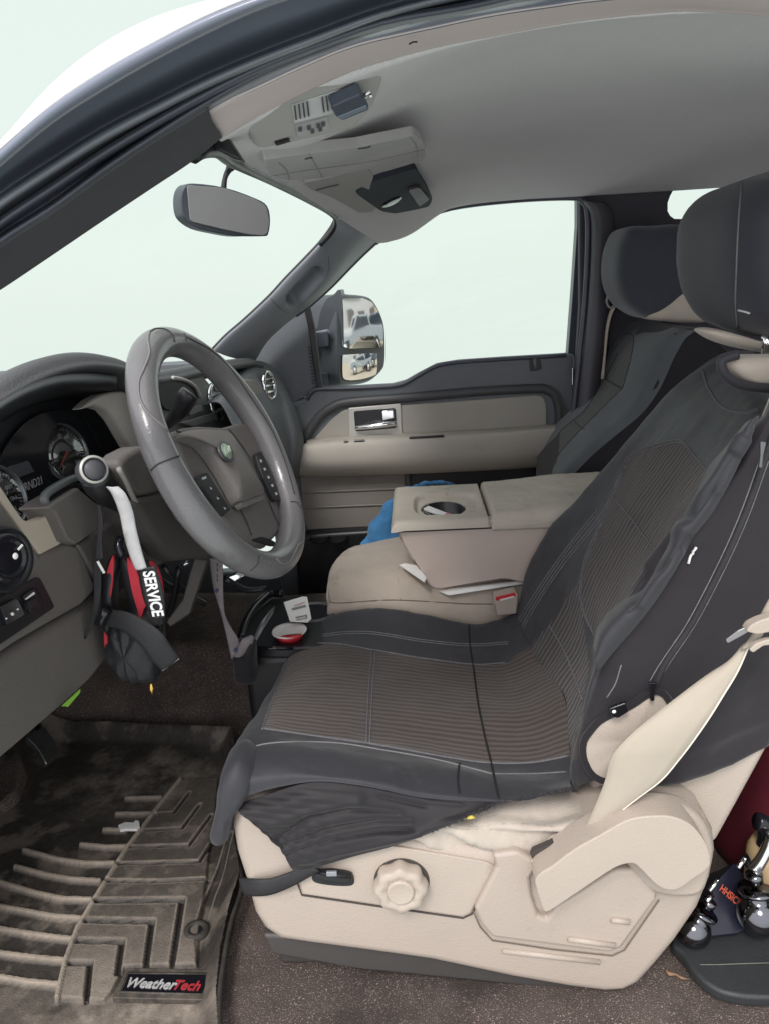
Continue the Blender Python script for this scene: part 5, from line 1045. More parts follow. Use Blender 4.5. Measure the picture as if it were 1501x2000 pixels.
ocl = mk('exposed_side_panel', V, F_, BEIGE_PL2, seat); ocl['label'] = 'beige seat side showing through the unzipped cover'
tube('opening_hem', opn, .005, NEO2, cov, 8, closed=True)
tube('zip', drape([(1276, 1340), (1300, 1290), (1350, 1215), (1405, 1110), (1450, 1010), (1490, 900), (1515, 820)], ST, .001, 8), .0042, mat('zip_tape', (.028, .026, .028), .6, .8, 900), cov, 8)
for dx in (-9, 9): seam([(1276+dx, 1330), (1300+dx, 1290), (1350+dx, 1215), (1405+dx, 1110), (1450+dx, 1010), (1490+dx, 900)], ST, .0009)
slabY('zip_pull', rnd([(1266, 1334), (1284, 1334), (1278, 1352), (1277, 1370), (1269, 1370), (1270, 1350)], 3), .822, .004, BLKG, cov, bevel=.001)
slabY('zip_pull', rnd([(1484, 862), (1496, 864), (1490, 890), (1488, 914), (1481, 914), (1484, 890)], 3), .812, .004, mat('zip_metal', (.16, .17, .18), .3, metal=.6), cov, bevel=.001)
slabY('cover_clip', rnd([(1186, 1385), (1222, 1372), (1228, 1390), (1206, 1404), (1192, 1400)], 4), .818, .006, BLKG, cov, bevel=.002)
lathe('clip_dot', [(0, .001), (.0025, 0)], PY(1198, 1390, .817), (0, -1, 0), WHITE, cov, seg=12)
seam([(1212, 1298), (1200, 1335), (1184, 1362)], ST, .001)
tube('loose_white_thread', drape([(1356, 1063), (1348, 1078), (1341, 1098)], ST, .006, 4), .0016, WHITE, cov, 6)
# collar of the cover round the backrest top
col_ = [[(1405, 700), (1440, 760), (1480, 775), (1560, 780)], [(1404, 694), (1412, 722), (1446, 756), (1500, 770), (1560, 775)]]
tube('neck_hem', crs([PY(u, v, .93) for u, v in [(1440, 693), (1412, 702), (1408, 716), (1420, 736), (1450, 752), (1501, 758), (1560, 752)]], 6), .006, NEO, cov, 10)
# lower skirt, stretched cloth with folds
k1 = [(464, 1572), (520, 1552), (613, 1526), (720, 1536), (826, 1556), (900, 1556), (974, 1564)]
k2 = [(470, 1590), (520, 1590), (600, 1575), (700, 1580), (800, 1590), (880, 1590), (950, 1580)]
k3 = [(494, 1608), (530, 1628), (600, 1628), (700, 1622), (790, 1618), (860, 1604), (920, 1590)]
k4 = [(540, 1650), (566, 1666), (620, 1664), (700, 1650), (780, 1636), (840, 1620), (900, 1600)]
k5 = [(572, 1698), (590, 1700), (624, 1692), (690, 1672), (752, 1656), (812, 1636), (884, 1608)]
KB, kuv = patchv([[PY(u, v, y) for u, v in l] for l, y in zip([k1, k2, k3, k4, k5], [.820, .806, .800, .796, .800])], 16, 14)
nn = gnorm(KB); P_ = prj(KB); g_ = np.zeros(KB.shape[:2])
for ln, a, w in [([(545, 1640), (600, 1600), (680, 1580), (780, 1590)], -.009, 8), ([(550, 1655), (640, 1622), (740, 1604), (800, 1606)], -.008, 7), ([(560, 1672), (650, 1642), (740, 1626), (800, 1622)], -.007, 6), ([(478, 1582), (540, 1576), (600, 1556), (700, 1556)], .007, 14),
                 ([(570, 1690), (650, 1668), (740, 1648), (820, 1630)], .004, 5), ([(520, 1610), (600, 1585), (700, 1570)], .006, 9), ([(740, 1545), (840, 1566), (900, 1572)], .004, 4), ([(740, 1556), (830, 1575)], -.004, 4)]:
    g_ += a*np.exp(-(dpoly(P_[..., 0], P_[..., 1], ln)/w)**2)
g_ += .0012*np.sin(P_[..., 0]*.05-P_[..., 1]*.45)*(1-sst(P_[..., 0], 560, 720))
KB = KB+nn*(g_*np.sin(np.pi*np.clip(kuv[..., 0], .02, 1))**.35*np.sin(np.pi*kuv[..., 1])**.4)[..., None]
mkgrid('stretch_skirt', KB, mat('black_lycra', (.014, .012, .014), .62, .12, 900, .1, 8, sheen=.15, spec=.35), cov, kuv, solid=.002)
random.seed(7)
parts = []
for i in range(150):
    t = random.random(); u = 884+t*100; v = 1608-t*44 if t < .75 else 1575-(t-.75)*30
    u = 800+random.random()*320; v = np.interp(u, [800, 884, 972, 1114], [1636, 1606, 1566, 1540])
    p0 = PY(u, v-3, .798 if u < 972 else .81); d = np.array([random.uniform(-.005, .006), -.002, -random.uniform(.001, .0055)]); parts.append(tubev([p0, p0+d*.6+np.array([0, -.001, 0]), p0+d], .0005, 3))
V, f = multi(parts); mk('frayed_edge', V, f, NEO2, cov)
stp = [(468, 1714), (500, 1717), (528, 1716), (560, 1706), (584, 1697), (612, 1690)], [(480, 1748), (504, 1749), (530, 1746), (560, 1735), (586, 1722), (624, 1700)]
ribbon('elastic_strap', [PY(u, v, y) for (u, v), y in zip(stp[0], [.83, .810, .806, .805, .804, .802])], [PY(u, v, y) for (u, v), y in zip(stp[1], [.83, .810, .806, .805, .804, .802])], SHOE, cov, 6, .003, .002)
# front flap that hangs at the near front corner
pillow('front_flap', sm([(436, 1500), (428, 1548), (418, 1596), (411, 1628), (418, 1642), (432, 1645), (448, 1634), (456, 1600), (466, 1572), (484, 1552), (500, 1510), (470, 1480)], 4), .800, .90, NEO, cov, p=3, Yp=.83)
fz_ = slab('front_drop', [PY(u, v, y) for u, v, y in [(412, 1628, .83), (434, 1520, .86), (503, 1400, 1.06), (563, 1283, 1.42), (580, 1390, 1.42), (520, 1500, 1.06)]], (.05, 0, -.0), NEO, cov, bevel=.01)
yf = tube('foam_crumb', [PY(906, 1597, .805), PY(916, 1594, .803), (PY(926, 1597, .806))], [.002, .004, .0015], YEL, seat, 6)
# headrest
def hr_warp(V):
    n = fbm(V[:, 0], V[:, 2], 8, 22); c = V.mean(0); d = V-c; d /= np.linalg.norm(d, axis=1, keepdims=True); return V+d*(n*.0022)[:, None]
hp_ = sm([(1448, 352), (1416, 366), (1390, 392), (1374, 430), (1369, 480), (1372, 530), (1384, 580), (1408, 622), (1444, 646), (1500, 660), (1560, 664), (1600, 630), (1615, 540), (1608, 430), (1575, 370), (1530, 344), (1490, 340)], 4)
pillow('headrest_cover', hp_, .915, 1.215, mat('headrest_neoprene', (.036, .036, .048), .68, .25, 800, .15, 6, sheen=.15, spec=.3), cov, p=4.2, ns=28, Yp=1.06, warp=hr_warp)
HV = np.concatenate([[0, 0, 0]]) if False else None
hso = bpy.data.objects['headrest_cover']; me = hso.data; hv = [v.co+hso.location for v in me.vertices]; HRT = BVHTree.FromPolygons(hv, [tuple(p.vertices) for p in me.polygons])
dseam([(1452, 322), (1446, 380), (1441, 450), (1438, 520), (1436, 590), (1440, 640)], HRT, 4, 0)
tube('loose_white_thread', drape([(1442, 605), (1455, 608), (1464, 611)], HRT, .001, 4), .0014, LAB, cov, 6)

# ================================================================ DRIVER BELT
blt = thing('seat_belt', 'slack beige seat belt webbing running down beside the driver seat', 'seat belt', tuple(PY(1150, 1600, .79)))
lft = [(1440, 1282), (1380, 1318), (1310, 1370), (1242, 1424), (1204, 1462), (1190, 1485), (1180, 1525), (1158, 1580), (1128, 1644)]
rgt = [(1466, 1250), (1440, 1310), (1410, 1360), (1384, 1402), (1352, 1448), (1326, 1482), (1290, 1524), (1240, 1562), (1140, 1640)]
ys_ = [.80, .795, .79, .785, .785, .787, .79, .795, .80]
ribbon('webbing', [PY(u, v, y) for (u, v), y in zip(lft, ys_)], [PY(u, v, y-.006) for (u, v), y in zip(rgt, ys_)], BELT, blt, 8, .0018, .004)
tube('webbing_edge', crs([PY(u, v, y-.007) for (u, v), y in zip(rgt, ys_)], 6), .0011, mat('pale_belt_edge', (.8, .74, .64), .6), blt, 6)
ribbon('upper_webbing', [PY(u, v, .79) for u, v in [(1446, 1268), (1470, 1235), (1490, 1190), (1530, 1120)]], [PY(u, v, .785) for u, v in [(1470, 1262), (1488, 1240), (1506, 1200), (1550, 1130)]], BELT, blt, 6, .0018, .003)
slabY('metal_tongue', rnd([(1416, 1250), (1440, 1232), (1462, 1222), (1468, 1230), (1444, 1244), (1420, 1257)], 3), .775, .003, mat('belt_metal', (.35, .34, .34), .3, metal=.8), blt, bevel=.0008)
slabY('tongue_grip', rnd([(1456, 1234), (1464, 1222), (1484, 1212), (1530, 1198), (1540, 1222), (1510, 1234), (1478, 1240)], 5), .768, .014, BEIGE_PL2, blt, bevel=.004)
slabY('belt_stop', rnd([(1462, 1270), (1474, 1258), (1496, 1250), (1530, 1246), (1530, 1258), (1490, 1262), (1470, 1276)], 4), .772, .008, BEIGE_PL2, blt, bevel=.002)
# ================================================================ PASSENGER SEAT AND COVER
ps = thing('bucket_seat', 'far passenger seat, beige headrest base showing under its dark cover', 'seat', (.3, 1.97, .1))
box('seat_base', (.12, 1.98, .16), (.52, .42, .28), BEIGE_PL, ps, bevel=.03)
box('cushion', (.16, 1.98, .34), (.46, .40, .10), BEIGE_FAB, ps, bevel=.03)
slabY('backrest_shell', [(1180, 930), (1230, 862), (1270, 822), (1310, 758), (1342, 700), (1360, 670), (1420, 690), (1420, 760), (1330, 950), (1240, 1000)], 1.80, .33, BEIGE_FAB, ps, bevel=.02)
pillow('headrest', sm([(1262, 614), (1274, 600), (1300, 580), (1340, 560), (1390, 560), (1392, 622), (1346, 631), (1300, 628), (1270, 624)], 4), 1.86, 2.0, BEIGE_FAB, ps, p=5, Yp=1.88)
pcv = thing('seat_cover', 'charcoal neoprene cover on the far passenger seat with its tall headrest', 'seat cover', (.32, 1.97, .3))
p0 = [(1046, 934), (1049, 897), (1063, 860), (1088, 825), (1126, 790), (1152, 763), (1168, 728), (1180, 698), (1198, 670), (1222, 642), (1248, 626), (1290, 624)]
p1 = [(1050, 936), (1053, 900), (1068, 862), (1095, 828), (1136, 790), (1166, 760), (1184, 722), (1200, 690), (1220, 662), (1242, 645), (1262, 636), (1294, 632)]
p2 = [(1062, 938), (1068, 905), (1094, 866), (1130, 830), (1172, 790), (1202, 758), (1218, 722), (1230, 690), (1244, 666), (1258, 652), (1276, 646), (1302, 638)]
p3 = [(1072, 940), (1082, 918), (1114, 882), (1156, 842), (1206, 802), (1236, 760), (1252, 722), (1264, 694), (1276, 670), (1288, 655), (1298, 648), (1316, 640)]
p4_ = [(1080, 942), (1096, 922), (1136, 882), (1180, 845), (1226, 806), (1256, 765), (1274, 728), (1286, 700), (1298, 678), (1308, 662), (1318, 654), (1334, 644)]
PYs = [2.16, 2.11, 1.97, 1.84, 1.785]
prow = [[PY(u, v, y) for u, v in r] for r, y in zip([p0, p1, p2, p3, p4_], PYs)]
prow = [[p+np.array([.03, .01, 0]) for p in prow[0]]]+prow+[[p+np.array([.03, -.012, 0]) for p in prow[-1]]]
PCB, pcu = patchv(prow, 10, 10)
NEO_F = mat('charcoal_neoprene', (.095, .104, .115), .85, .25, 700, .2, 8, sheen=.2, spec=.3)
RIB_F = ribmat('ribbed_far_cloth', (.09, .092, .09), (.13, .13, .125), 40, .4)
panel = [(1052, 930), (1066, 880), (1098, 838), (1140, 802), (1178, 742), (1205, 690), (1222, 664), (1230, 654), (1236, 668), (1228, 710), (1215, 758), (1180, 792), (1140, 832), (1106, 868), (1078, 905), (1072, 930)]
splitgrid(PCB, pcu, [('woven_back_panel', panel, RIB_F)], ('neoprene_back_panel', NEO_F), pcv)
PT2 = bvh(PCB)
for pl in [[(1175, 736), (1195, 748), (1214, 758)], [(1176, 738), (1196, 750), (1213, 760)], [(1118, 820), (1130, 832), (1140, 838)], [(1216, 652), (1230, 652), (1236, 664), (1231, 700), (1216, 756)], [(1066, 880), (1098, 838), (1140, 802), (1178, 742), (1205, 690)], [(1072, 930), (1078, 905), (1106, 868), (1140, 832), (1180, 792), (1215, 758)]]:
    seam(pl, PT2, .0013, mat('seam_far', (.05, .055, .06), .8), pcv)
sd_ = slabY('side_cover', [(1083, 944), (1100, 922), (1140, 884), (1184, 847), (1229, 808), (1259, 766), (1278, 728), (1292, 698), (1306, 670), (1320, 652), (1346, 640), (1376, 642), (1412, 672), (1440, 700), (1420, 780), (1330, 960), (1200, 1010), (1083, 990)], 1.775, .30, NEO2, pcv, bevel=.02, seg=5)
pillow('headrest_cover', sm([(1206, 448), (1191, 468), (1182, 500), (1180, 538), (1188, 573), (1208, 601), (1244, 620), (1274, 606), (1306, 578), (1340, 552), (1380, 520), (1370, 460), (1300, 444), (1246, 446)], 4), 1.85, 2.09, mat('navy_grey_neoprene', (.045, .047, .062), .85, .2, 700, .15, 6, sheen=.25, spec=.3), pcv, p=5, Yp=2.0, ns=22, warp=lambda V: V+np.array([0, 0, 0]))
pb = thing('seat_belt', 'narrow beige belt webbing with guide ring beside the far seat headrest', 'seat belt', tuple(PY(1190, 600, 2.1)))
ribbon('webbing', [PY(u, v, 2.085) for u, v in [(1194, 598), (1186, 620), (1181, 650), (1178, 690), (1172, 740)]], [PY(u, v, 2.075) for u, v in [(1202, 598), (1192, 620), (1186, 650), (1182, 690), (1178, 740)]], BELT, pb, 5, .0015)
tube('guide_ring', [PY(1192+8*math.cos(t), 588+13*math.sin(t), 2.08) for t in np.linspace(0, 2*math.pi, 17)[:-1]], .0035, mat('grey_ring', (.30, .29, .30), .35), pb, 8, closed=True)

# ================================================================ CENTRE SEAT, CONSOLE AND WHAT LIES THERE
cs = thing('bench_seat', 'worn dusty beige centre seat cushion between the two front seats', 'seat', (.0, 1.6, .05))
rws = [([(652, 1240), (640, 1225), (655, 1240), (766, 1260), (896, 1270), (1060, 1260), (1200, 1230)], 1.455), ([(650, 1200), (643, 1190), (655, 1204), (766, 1215), (896, 1222), (1060, 1215), (1200, 1180)], 1.44),
       ([(648, 1180), (640, 1164), (655, 1178), (766, 1172), (896, 1179), (1060, 1172), (1200, 1150)], 1.445), ([(655, 1170), (641, 1140), (662, 1130), (770, 1125), (896, 1135), (1060, 1130), (1200, 1110)], 1.49),
       ([(668, 1150), (648, 1112), (676, 1096), (780, 1084), (900, 1090), (1060, 1085), (1200, 1070)], 1.58), ([(690, 1130), (672, 1085), (692, 1074), (786, 1060), (900, 1062), (1060, 1058), (1200, 1040)], 1.67), ([(712, 1110), (698, 1074), (716, 1066), (790, 1050), (900, 1046), (1060, 1042), (1200, 1030)], 1.74), ([(720, 1140), (708, 1110), (720, 1100), (800, 1095), (900, 1090), (1060, 1086), (1200, 1080)], 1.76)]
DB, du_ = patchv([[PY(u, v, y) for u, v in r] for r, y in rws], 10, 8)
nn = gnorm(DB); DB = DB+nn*(.002*fbm(DB[..., 0], DB[..., 1], 4, 12))[..., None]
cc_ = mkgrid('cushion', DB, BEIGE_SEAT, cs, du_, solid=.003); DT = bvh(DB)
box('seat_pan', (.08, 1.6, .15), (.40, .28, .22), BEIGE_CONS, cs, bevel=.02)
seam([(641, 1164), (655, 1178), (766, 1172), (896, 1179), (960, 1180)], DT, .0016, mat('dark_piping', (.15, .12, .10), .8), cc_, name='piping')
seam([(780, 1100), (776, 1130), (784, 1160), (780, 1172)], DT, .0010, mat('dark_piping', (.15, .12, .10), .8), cc_, name='stitched_seam')
lathe('burn_mark', [(0, .001), (.003, 0)], drape([(755, 1084), (756, 1085)], DT, .0005, 1)[0], (0, -.3, 1), BLK, cc_, seg=10)
lathe('burn_mark', [(0, .001), (.0035, 0)], drape([(756, 1168), (757, 1168)], DT, .0005, 1)[0], (0, -.6, .6), BLK, cc_, seg=10) if False else None
bk = thing('seat_buckle', 'beige seat belt buckle with red button beside the centre cushion', 'buckle', tuple(PY(990, 1190, 1.40)))
slabY('buckle_body', rnd([(963, 1166), (1006, 1156), (1012, 1162), (1008, 1200), (970, 1204), (964, 1178)], 4), 1.40, .03, BEIGE_PL2, bk, bevel=.004)
slabY('red_button', rnd([(966, 1167), (1004, 1158), (1007, 1164), (968, 1174)], 2), 1.398, .012, REDP, bk, bevel=.001)
slabY('button_slot', [(974, 1171), (1002, 1164), (1003, 1167), (976, 1174)], 1.3972, .001, WHITE_S, bk, bevel=0)

con = thing('armrest_console', 'folded-down beige armrest console with cup recess and grimy padded rear lid', 'console', (.1, 1.6, .36))
ZL = .508
slabY('console_core', [(800, 1085), (1230, 1060), (1240, 1100), (1150, 1112), (1060, 1124), (984, 1126), (918, 1136), (856, 1146), (840, 1138)], 1.48, .22, BEIGE_CONS, con, bevel=.004)
slabY('console_body', rnd([(770, 1024), (960, 1016), (1092, 1010), (1230, 1010), (1240, 1100), (1150, 1112), (1060, 1128), (1022, 1138), (984, 1130), (918, 1140), (852, 1152), (836, 1143), (822, 1116), (792, 1070)], 9), 1.4625, .03, BEIGE_CONS, con, bevel=.006, seg=4)
slabY('console_body', rnd([(802, 1010), (1092, 1000), (1230, 995), (1240, 1080), (1022, 1110), (852, 1120), (812, 1050)], 9), 1.71, .02, BEIGE_CONS, con, bevel=.006)
box('console_front', (-.030, 1.60, .47), (.02, .25, .07), BEIGE_CONS, con, R=np.array(Matrix.Rotation(-.45, 3, 'Y')), bevel=.006)
# front lid: height field with recess and cup well
lx0, lx1, ly0, ly1 = -.066, .138, 1.450, 1.742
X_, Y_ = np.meshgrid(np.arange(lx0, lx1+.0001, .002), np.arange(ly0, ly1, .002))
cw = PZ(868, 985, .53); cwx, cwy = float(cw[0]), float(cw[1])
ed = np.minimum(np.minimum((X_-lx0), (lx1-X_)*6), np.minimum(Y_-ly0, ly1-Y_)); r_ = .017
ce = np.clip(ed, 0, r_); z_ = .532-r_*(1-np.sqrt(1-((r_-ce)/r_)**2))*1.0
rq = (np.abs((X_-cwx-.004)/.072)**4+np.abs((Y_-cwy-.004)/.082)**4)**.25; z_ -= .010*(1-sst(rq, .88, 1.04))
rc = np.hypot(X_-cwx+.004, (Y_-cwy)*.8+.004); z_ -= .10*(1-sst(rc, .046, .0485))
sl = (np.abs(X_-cwx-.066) < .02) & (np.abs(Y_-cwy-.012) < .014); z_ = np.where(sl, np.maximum(z_, .526), z_)
cf_ = np.hypot(np.maximum(0, (lx0+.035)-X_), np.maximum(0, (ly0+.035)-Y_)); z_ -= .005*sst(cf_, .028, .045)
LB = np.stack([X_+.0, Y_, z_], -1)
lid = mkgrid('cup_lid', LB, BEIGE_LID, con)
slab('lid_skirt', [np.array([a, b, .520]) for a, b in [(lx0+.014, ly0+.001), (lx1, ly0+.001), (lx1, ly0+.011), (lx0+.014, ly0+.011)]], (0, 0, -.008), BEIGE_LID, con, bevel=.004)
lathe('cup_well', [(0, -.02), (.038, -.02), (.0440, .0462), (.0455, .0472)], (cwx-.004, cwy-.004, .474), (0, 0, 1), BLK, con, seg=48, up=(0, 1, 0), sx=1.0, sy=1.22)
tube('lid_gap', [PY(775, 1039, 1.4615), PY(960, 1031, 1.4615)], .0018, MATS['gap_dark'], con, 6)
# rear padded lid
X_, Y_ = np.meshgrid(np.arange(.142, .47, .003), np.arange(1.452, 1.742, .003))
ed = np.minimum(np.minimum((X_-.142)*3, .6), np.minimum(Y_-1.452, 1.742-Y_)); r_ = .028; ce = np.clip(ed, 0, r_)
z_ = .538-r_*(1-np.sqrt(1-((r_-ce)/r_)**2))+.0015*fbm(X_, Y_, 3, 20)+.012*sst(X_, .15, .35)
mkgrid('padded_lid', np.stack([X_, Y_, z_], -1), BEIGE_LID, con)
slab('lid_skirt', [np.array([a, b, .518]) for a, b in [(.1425, 1.4525), (.46, 1.4525), (.46, 1.74), (.1425, 1.74)]], (0, 0, -.014), BEIGE_LID, con, bevel=.004)
pk = thing('candy_packet', 'crumpled white packet with red end lying in the console cup recess', 'packet', (cwx-.02, cwy, .50))
o3 = np.array([cwx-.022, cwy-.006, .516])
box('packet_body', o3, (.050, .022, .006), WHITE, pk, R=np.array(Matrix.Rotation(-.5, 3, 'Z') @ Matrix.Rotation(.25, 3, 'Y')), bevel=.002)
box('packet_end', o3+np.array([.027, -.016, -.006]), (.014, .020, .006), REDP, pk, R=np.array(Matrix.Rotation(-.5, 3, 'Z') @ Matrix.Rotation(.25, 3, 'Y')), bevel=.001)
box('packet_flap', o3+np.array([-.028, .004, -.004]), (.022, .034, .003), mat('foil', (.5, .52, .5), .3, metal=.5), pk, R=np.array(Matrix.Rotation(.4, 3, 'Z')), bevel=.001)
zc = float(PY(830, 1110, 1.5)[2])
def paper(name, px, Y, dz, label, nrm=None):
    pl = (PY(px[0][0], px[0][1], Y), np.array([0, -.12, 1.0]))
    o = slabP(name, px, pl, .0012, WHITE, None, bevel=0); tag(o, label, 'paper'); return o
paper('paper_sheet', [(779, 1103), (790, 1100), (812, 1104), (832, 1128), (828, 1137), (806, 1122)], 1.50, 0, 'small white paper sticking out in front of the armrest console')
paper('paper_sheet', [(856, 1155), (900, 1146), (984, 1134), (1024, 1128), (1080, 1120), (1085, 1126), (1020, 1140), (876, 1162)], 1.452, 0, 'long white paper edge trapped beneath the armrest console')
bl = [[(704, 1068), (722, 1072), (745, 1072), (775, 1066)], [(706, 1062), (724, 1062), (746, 1056), (778, 1046)], [(720, 1038), (732, 1030), (750, 1026), (778, 1024)], [(736, 1008), (750, 998), (768, 996), (785, 1000)], [(754, 986), (768, 976), (786, 972), (800, 976)], [(776, 962), (792, 956), (812, 950), (824, 952)], [(806, 950), (824, 945), (846, 942), (862, 943)], [(850, 944), (866, 942), (884, 945), (890, 950)]]
Bb, bu = patchv([[PY(u, v, y-.012*(i in (1, 2))) for i, (u, v) in enumerate(r)] for r, y in zip(bl, [1.745, 1.76, 1.77, 1.78, 1.785, 1.79, 1.80, 1.81])], 8, 8)
nn = gnorm(Bb); Bb = Bb+nn*(.004*np.sin(Bb[..., 0]*90+Bb[..., 2]*60)+.004*fbm(Bb[..., 0], Bb[..., 2], 2, 25))[..., None]
bc_ = mkgrid('blue_jacket', Bb, BLUE, None, bu, solid=.006); tag(bc_, 'bright blue cloth bunched behind the armrest console', 'cloth')

# ================================================================ BEHIND THE DRIVER SEAT
rm_ = [PZ(u, v, .03) for u, v in sm([(1310, 1838), (1330, 1862), (1352, 1894), (1382, 1922), (1424, 1941), (1500, 1948), (1640, 1940), (1640, 1780), (1500, 1770), (1400, 1780), (1340, 1800)], 4)]
rmt = slab('rear_floor_mat', rm_, (0, 0, -.02), mat('rear_mat_rubber', (.035, .038, .040), .55, .3, 250, .3, 8, dirt=((.12, .12, .115), 14, .6, .5)), None, bevel=.006)
tag(rmt, 'black rubber floor mat with rounded corner behind the driver seat', 'floor mat')
tube('crease_line', [PZ(1366, 1884, .0315), PZ(1400, 1884, .0315), PZ(1450, 1882, .0315), PZ(1520, 1880, .0315)], .0008, mat('dusty_line', (.16, .16, .14), .9), rmt, 5)
def ball(px, Z, r, label, lean):
    c = PZ(px[0], px[1], Z); t = thing('hitch_ball', label, 'hitch ball', tuple(c-np.array([0, 0, r])), 'chrome hitch balls behind the driver seat')
    prof = [(0, -r)]+[(r*math.sin(a), -r*math.cos(a)) for a in np.linspace(.15, 2.6, 16)]+[(r*.5, r*1.0), (r*.5, r*1.15), (r*.8, r*1.2), (r*.8, r*1.35), (0, r*1.36)]
    lathe('chrome_ball', prof, c, lean, CHROME_D, t, seg=40)
    tube('threaded_shank', [c+np.array(lean)/np.linalg.norm(lean)*r*1.7, c+np.array(lean)/np.linalg.norm(lean)*r*2.1], r*.38, CHROME_D, t, 16)
ball((1352, 1816), .05, .026, 'chrome ball half hidden behind the seat base corner', (.5, .1, 1))
ball((1480, 1786), .075, .031, 'chrome ball on the rear mat at the right picture edge', (-.1, .2, 1))
bx = thing('tool_box', 'dark navy carton with small orange lettering behind the driver seat', 'box', tuple(PY(1420, 1800, 1.0)))
bpl = plane3(PY(1380, 1790, .90), PY(1465, 1745, .93), PY(1430, 1690, .96))
slabP('carton', [(1362, 1790), (1404, 1712), (1434, 1684), (1476, 1738), (1482, 1800), (1440, 1824), (1385, 1830)], bpl, .12, mat('navy_carton', (.010, .011, .024), .3, 0, var=.1), bx, bevel=.003)
bo_, bn2 = bpl; bn2 = bn2 if np.dot(bn2, CC-bo_) > 0 else -bn2
ta = PP(1410, 1738, bo_+bn2*.002, bn2); tb = PP(1452, 1774, bo_+bn2*.002, bn2); rgt_ = tb-ta
text('orange_lettering', 'HHSICNO', PP(1431, 1755, bo_+bn2*.002, bn2), rgt_, np.cross(bn2, rgt_), .016, mat('orange_print', (.55, .10, .05), .5), bx, .0004, font_bold=.02, sx=.62)
tn = thing('tan_canister', 'tan rounded canister at the right picture edge behind the seat', 'canister', tuple(PY(1500, 1760, 1.02)))
lathe('canister_body', [(0, 0), (.035, 0), (.042, .01), (.042, .10), (.036, .115), (0, .12)], PY(1504, 1768, .94), (0, 0, 1), mat('tan_enamel', (.42, .31, .17), .35), tn, seg=40)
hk = thing('hitch_mount', 'curved glossy black and chrome bar standing at the right edge behind the seat', 'metal bar', tuple(PY(1490, 1700, 1.0)))
tube('chrome_bar', [PY(1468, 1702, .92), PY(1480, 1690, .92), PY(1494, 1668, .92), PY(1510, 1630, .92)], .010, CHROME, hk, 12, smn=4)
tube('black_bar', [PY(1476, 1604, .94), PY(1492, 1610, .94), PY(1496, 1640, .94), PY(1480, 1672, .94), PY(1456, 1690, .94)], .013, BLKG, hk, 12, smn=4)
for i, (a_, b_) in enumerate([((1384, 1740), (1400, 1718)), ((1440, 1695), (1452, 1676)), ((1378, 1760), (1390, 1748))]):
    tube('chrome_link', [PY(*a_, .89), PY(*b_, .90)], .0035, CHROME, hk, 8)
rd = thing('red_bag', 'dark red cloth bag in the shade behind the driver seat', 'bag', tuple(PY(1470, 1700, 1.25)))
pillow('bag_body', sm([(1400, 1660), (1420, 1600), (1460, 1520), (1530, 1420), (1620, 1450), (1620, 1660), (1540, 1700), (1440, 1705)], 4), 1.0, 1.3, mat('dark_red_cloth', (.09, .004, .012), .7, .3, 400, .35, 9), rd, p=3, Yp=1.08)
rb = thing('rear_bench', 'dark grey rear jump seat against the back wall of the cab', 'seat', (1.15, 1.45, 0))
box('bench_cushion', (1.12, 1.5, .30), (.42, 1.3, .16), GREY_PL, rb, bevel=.04)
box('bench_back', (1.32, 1.5, .62), (.12, 1.3, .55), GREY_PL, rb, bevel=.04)
lb = thing('bark_crumb', 'small brown curled bark crumb on the carpet behind the seat base', 'debris', tuple(PZ(1318, 1902, .006)))
tube('crumb', [PZ(1299, 1894, .008), PZ(1306, 1902, .010), PZ(1318, 1903, .008), PZ(1330, 1910, .009), PZ(1342, 1912, .007)], [.002, .003, .0015, .002, .0008], mat('bark', (.30, .18, .11), .9), lb, 6, smn=3)

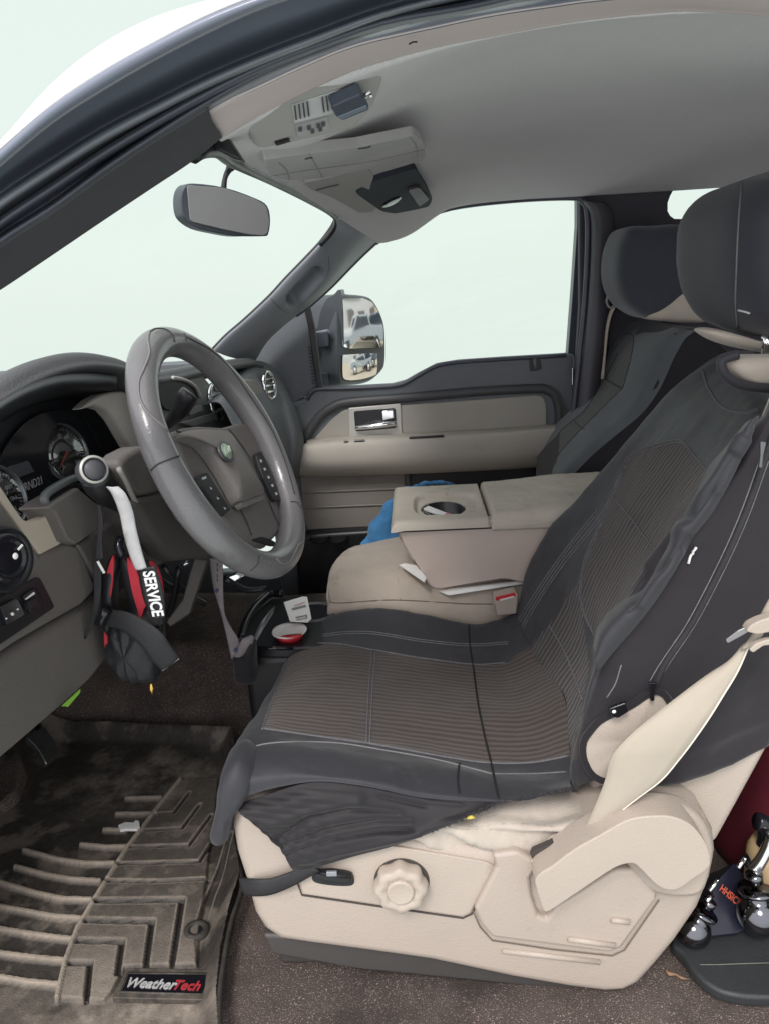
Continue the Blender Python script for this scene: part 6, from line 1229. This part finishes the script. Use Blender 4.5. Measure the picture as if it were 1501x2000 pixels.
# ================================================================ LOT SEEN IN THE DOOR MIRROR
GZ = -.78
lot_m = mat('sandy_lot', (.42, .36, .28), .95, .3, 30, .2, .4)
ptl = [(3.5, 3.5), (60, 9), (95, 30), (90, 90), (35, 95), (7, 12)]
lotm = mk('parking_lot', [(x, y, GZ) for x, y in ptl], [tuple(range(len(ptl)))], lot_m, None, smooth=False); lotm['kind'] = 'structure'
def truckbox(name, x, y, rz, paint, label, s=1.0, group='pickups parked in the lot behind'):
    t = thing(name, label, 'pickup truck', (x, y, GZ), group); t.rotation_euler = (0, 0, rz)
    W2 = .95*s
    prof = [(-2.7, .55), (-2.75, .95), (-2.55, 1.12), (-1.35, 1.22), (-.65, 1.82), (.75, 1.86), (1.05, 1.28), (2.75, 1.24), (2.8, .6)]
    P = [(px_*s, pz_*s) for px_, pz_ in prof]; n = len(P)
    V = [(a, -W2, b) for a, b in P]+[(a, W2, b) for a, b in P]; F = [tuple(range(n)), tuple(range(2*n-1, n-1, -1))]+[(i, n+i, n+(i+1) % n, (i+1) % n) for i in range(n)]
    def add(nm, V_, F_, m, par=t, **k):
        o = mk(nm, V_, F_, m, None, **k); o.parent = par; return o
    b = add('body', V, F, paint, bevel=.06*s)
    g = MATS['truck_glass']
    for sg in (-1, 1):
        add('side_window', [(a*s, sg*(W2+.004), c*s) for a, c in [(-1.1, 1.28), (-.62, 1.72), (.66, 1.75), (.85, 1.30)]], [(0, 1, 2, 3)], g)
        for wx in (-1.75, 1.75):
            w = add('wheel', *(lambda v: (v[0], v[1]))(lathev([(0, .0), (.22, .01), (.24, .03), (.40, .03), (.42, 0), (.42, -.2), (0, -.2)], (wx*s, sg*W2, .42*s), (0, sg, 0), 24)), m=BLK)
            add('rim', *lathev([(0, .04), (.20, .035), (.23, .02)], (0, sg*.10, 0), (0, sg, 0), 20), m=CHROME, par=w)
    add('windscreen', [(-1.33*s, -W2*.85, 1.27*s), (-1.33*s, W2*.85, 1.27*s), (-.70*s, W2*.8, 1.80*s), (-.70*s, -W2*.8, 1.80*s)], [(0, 1, 2, 3)], g)
    add('grille', *boxv((-2.77*s, 0, .85*s), (.05, 1.3*s, .3*s)), m=CHROME)
    for sg in (-1, 1): add('headlight', *boxv((-2.74*s, sg*.75*s, .95*s), (.08, .3*s, .2*s)), m=WHITE_S)
    return t
mat('truck_glass', (.03, .04, .05), .1, 0, var=.1)
paints = [mat('silver_paint', (.26, .29, .31), .3, var=.03, coat=.3), mat('dark_blue_paint', (.05, .07, .10), .3, var=.1, coat=.3), mat('white_truck_paint', (.5, .51, .51), .3, var=.03, coat=.3), mat('grey_paint', (.2, .21, .22), .3, var=.03, coat=.3)]
lb_ = ['silver pickup closest in the door mirror reflection', 'dark blue pickup in the door mirror reflection', 'white pickup behind the silver one in the mirror reflection', 'grey pickup far off in the mirror reflection', 'second silver pickup far off in the mirror reflection']
for i, (x, y, rz, pi_) in enumerate([(12.0, 9.2, 2.0, 0), (13.0, 12.6, 2.5, 1), (19, 12, 2.1, 2), (22, 18, 2.3, 3), (26, 16, 2.1, 0)]): truckbox('pickup_truck', x, y, rz, paints[pi_], lb_[i])
bd = thing('warehouse', 'long pale warehouse with a taller tan block, seen in the door mirror', 'building', (46, 31, GZ))
bd.rotation_euler = (0, 0, -1.03)
for nm, c, s, m in [('wall', (0, 0, 2.6), (34, 8, 5.2), mat('pale_cladding', (.45, .46, .45), .7)), ('tall_block', (-9, -3, 4.5), (10, 8, 9), mat('tan_wall', (.48, .42, .34), .8)), ('roof_edge', (0, 0, 5.3), (34.6, 8.6, .3), mat('dark_roof', (.12, .12, .12), .7))]:
    V, f = boxv(c, s); o = mk(nm, V, f, m, None, smooth=False); o.parent = bd
for i in range(5):
    V, f = boxv((-13+i*5, -4.05, 1.6), (2.4, .1, 2.8)); o = mk('roller_door', V, f, MATS['dark_roof'], None, smooth=False); o.parent = bd
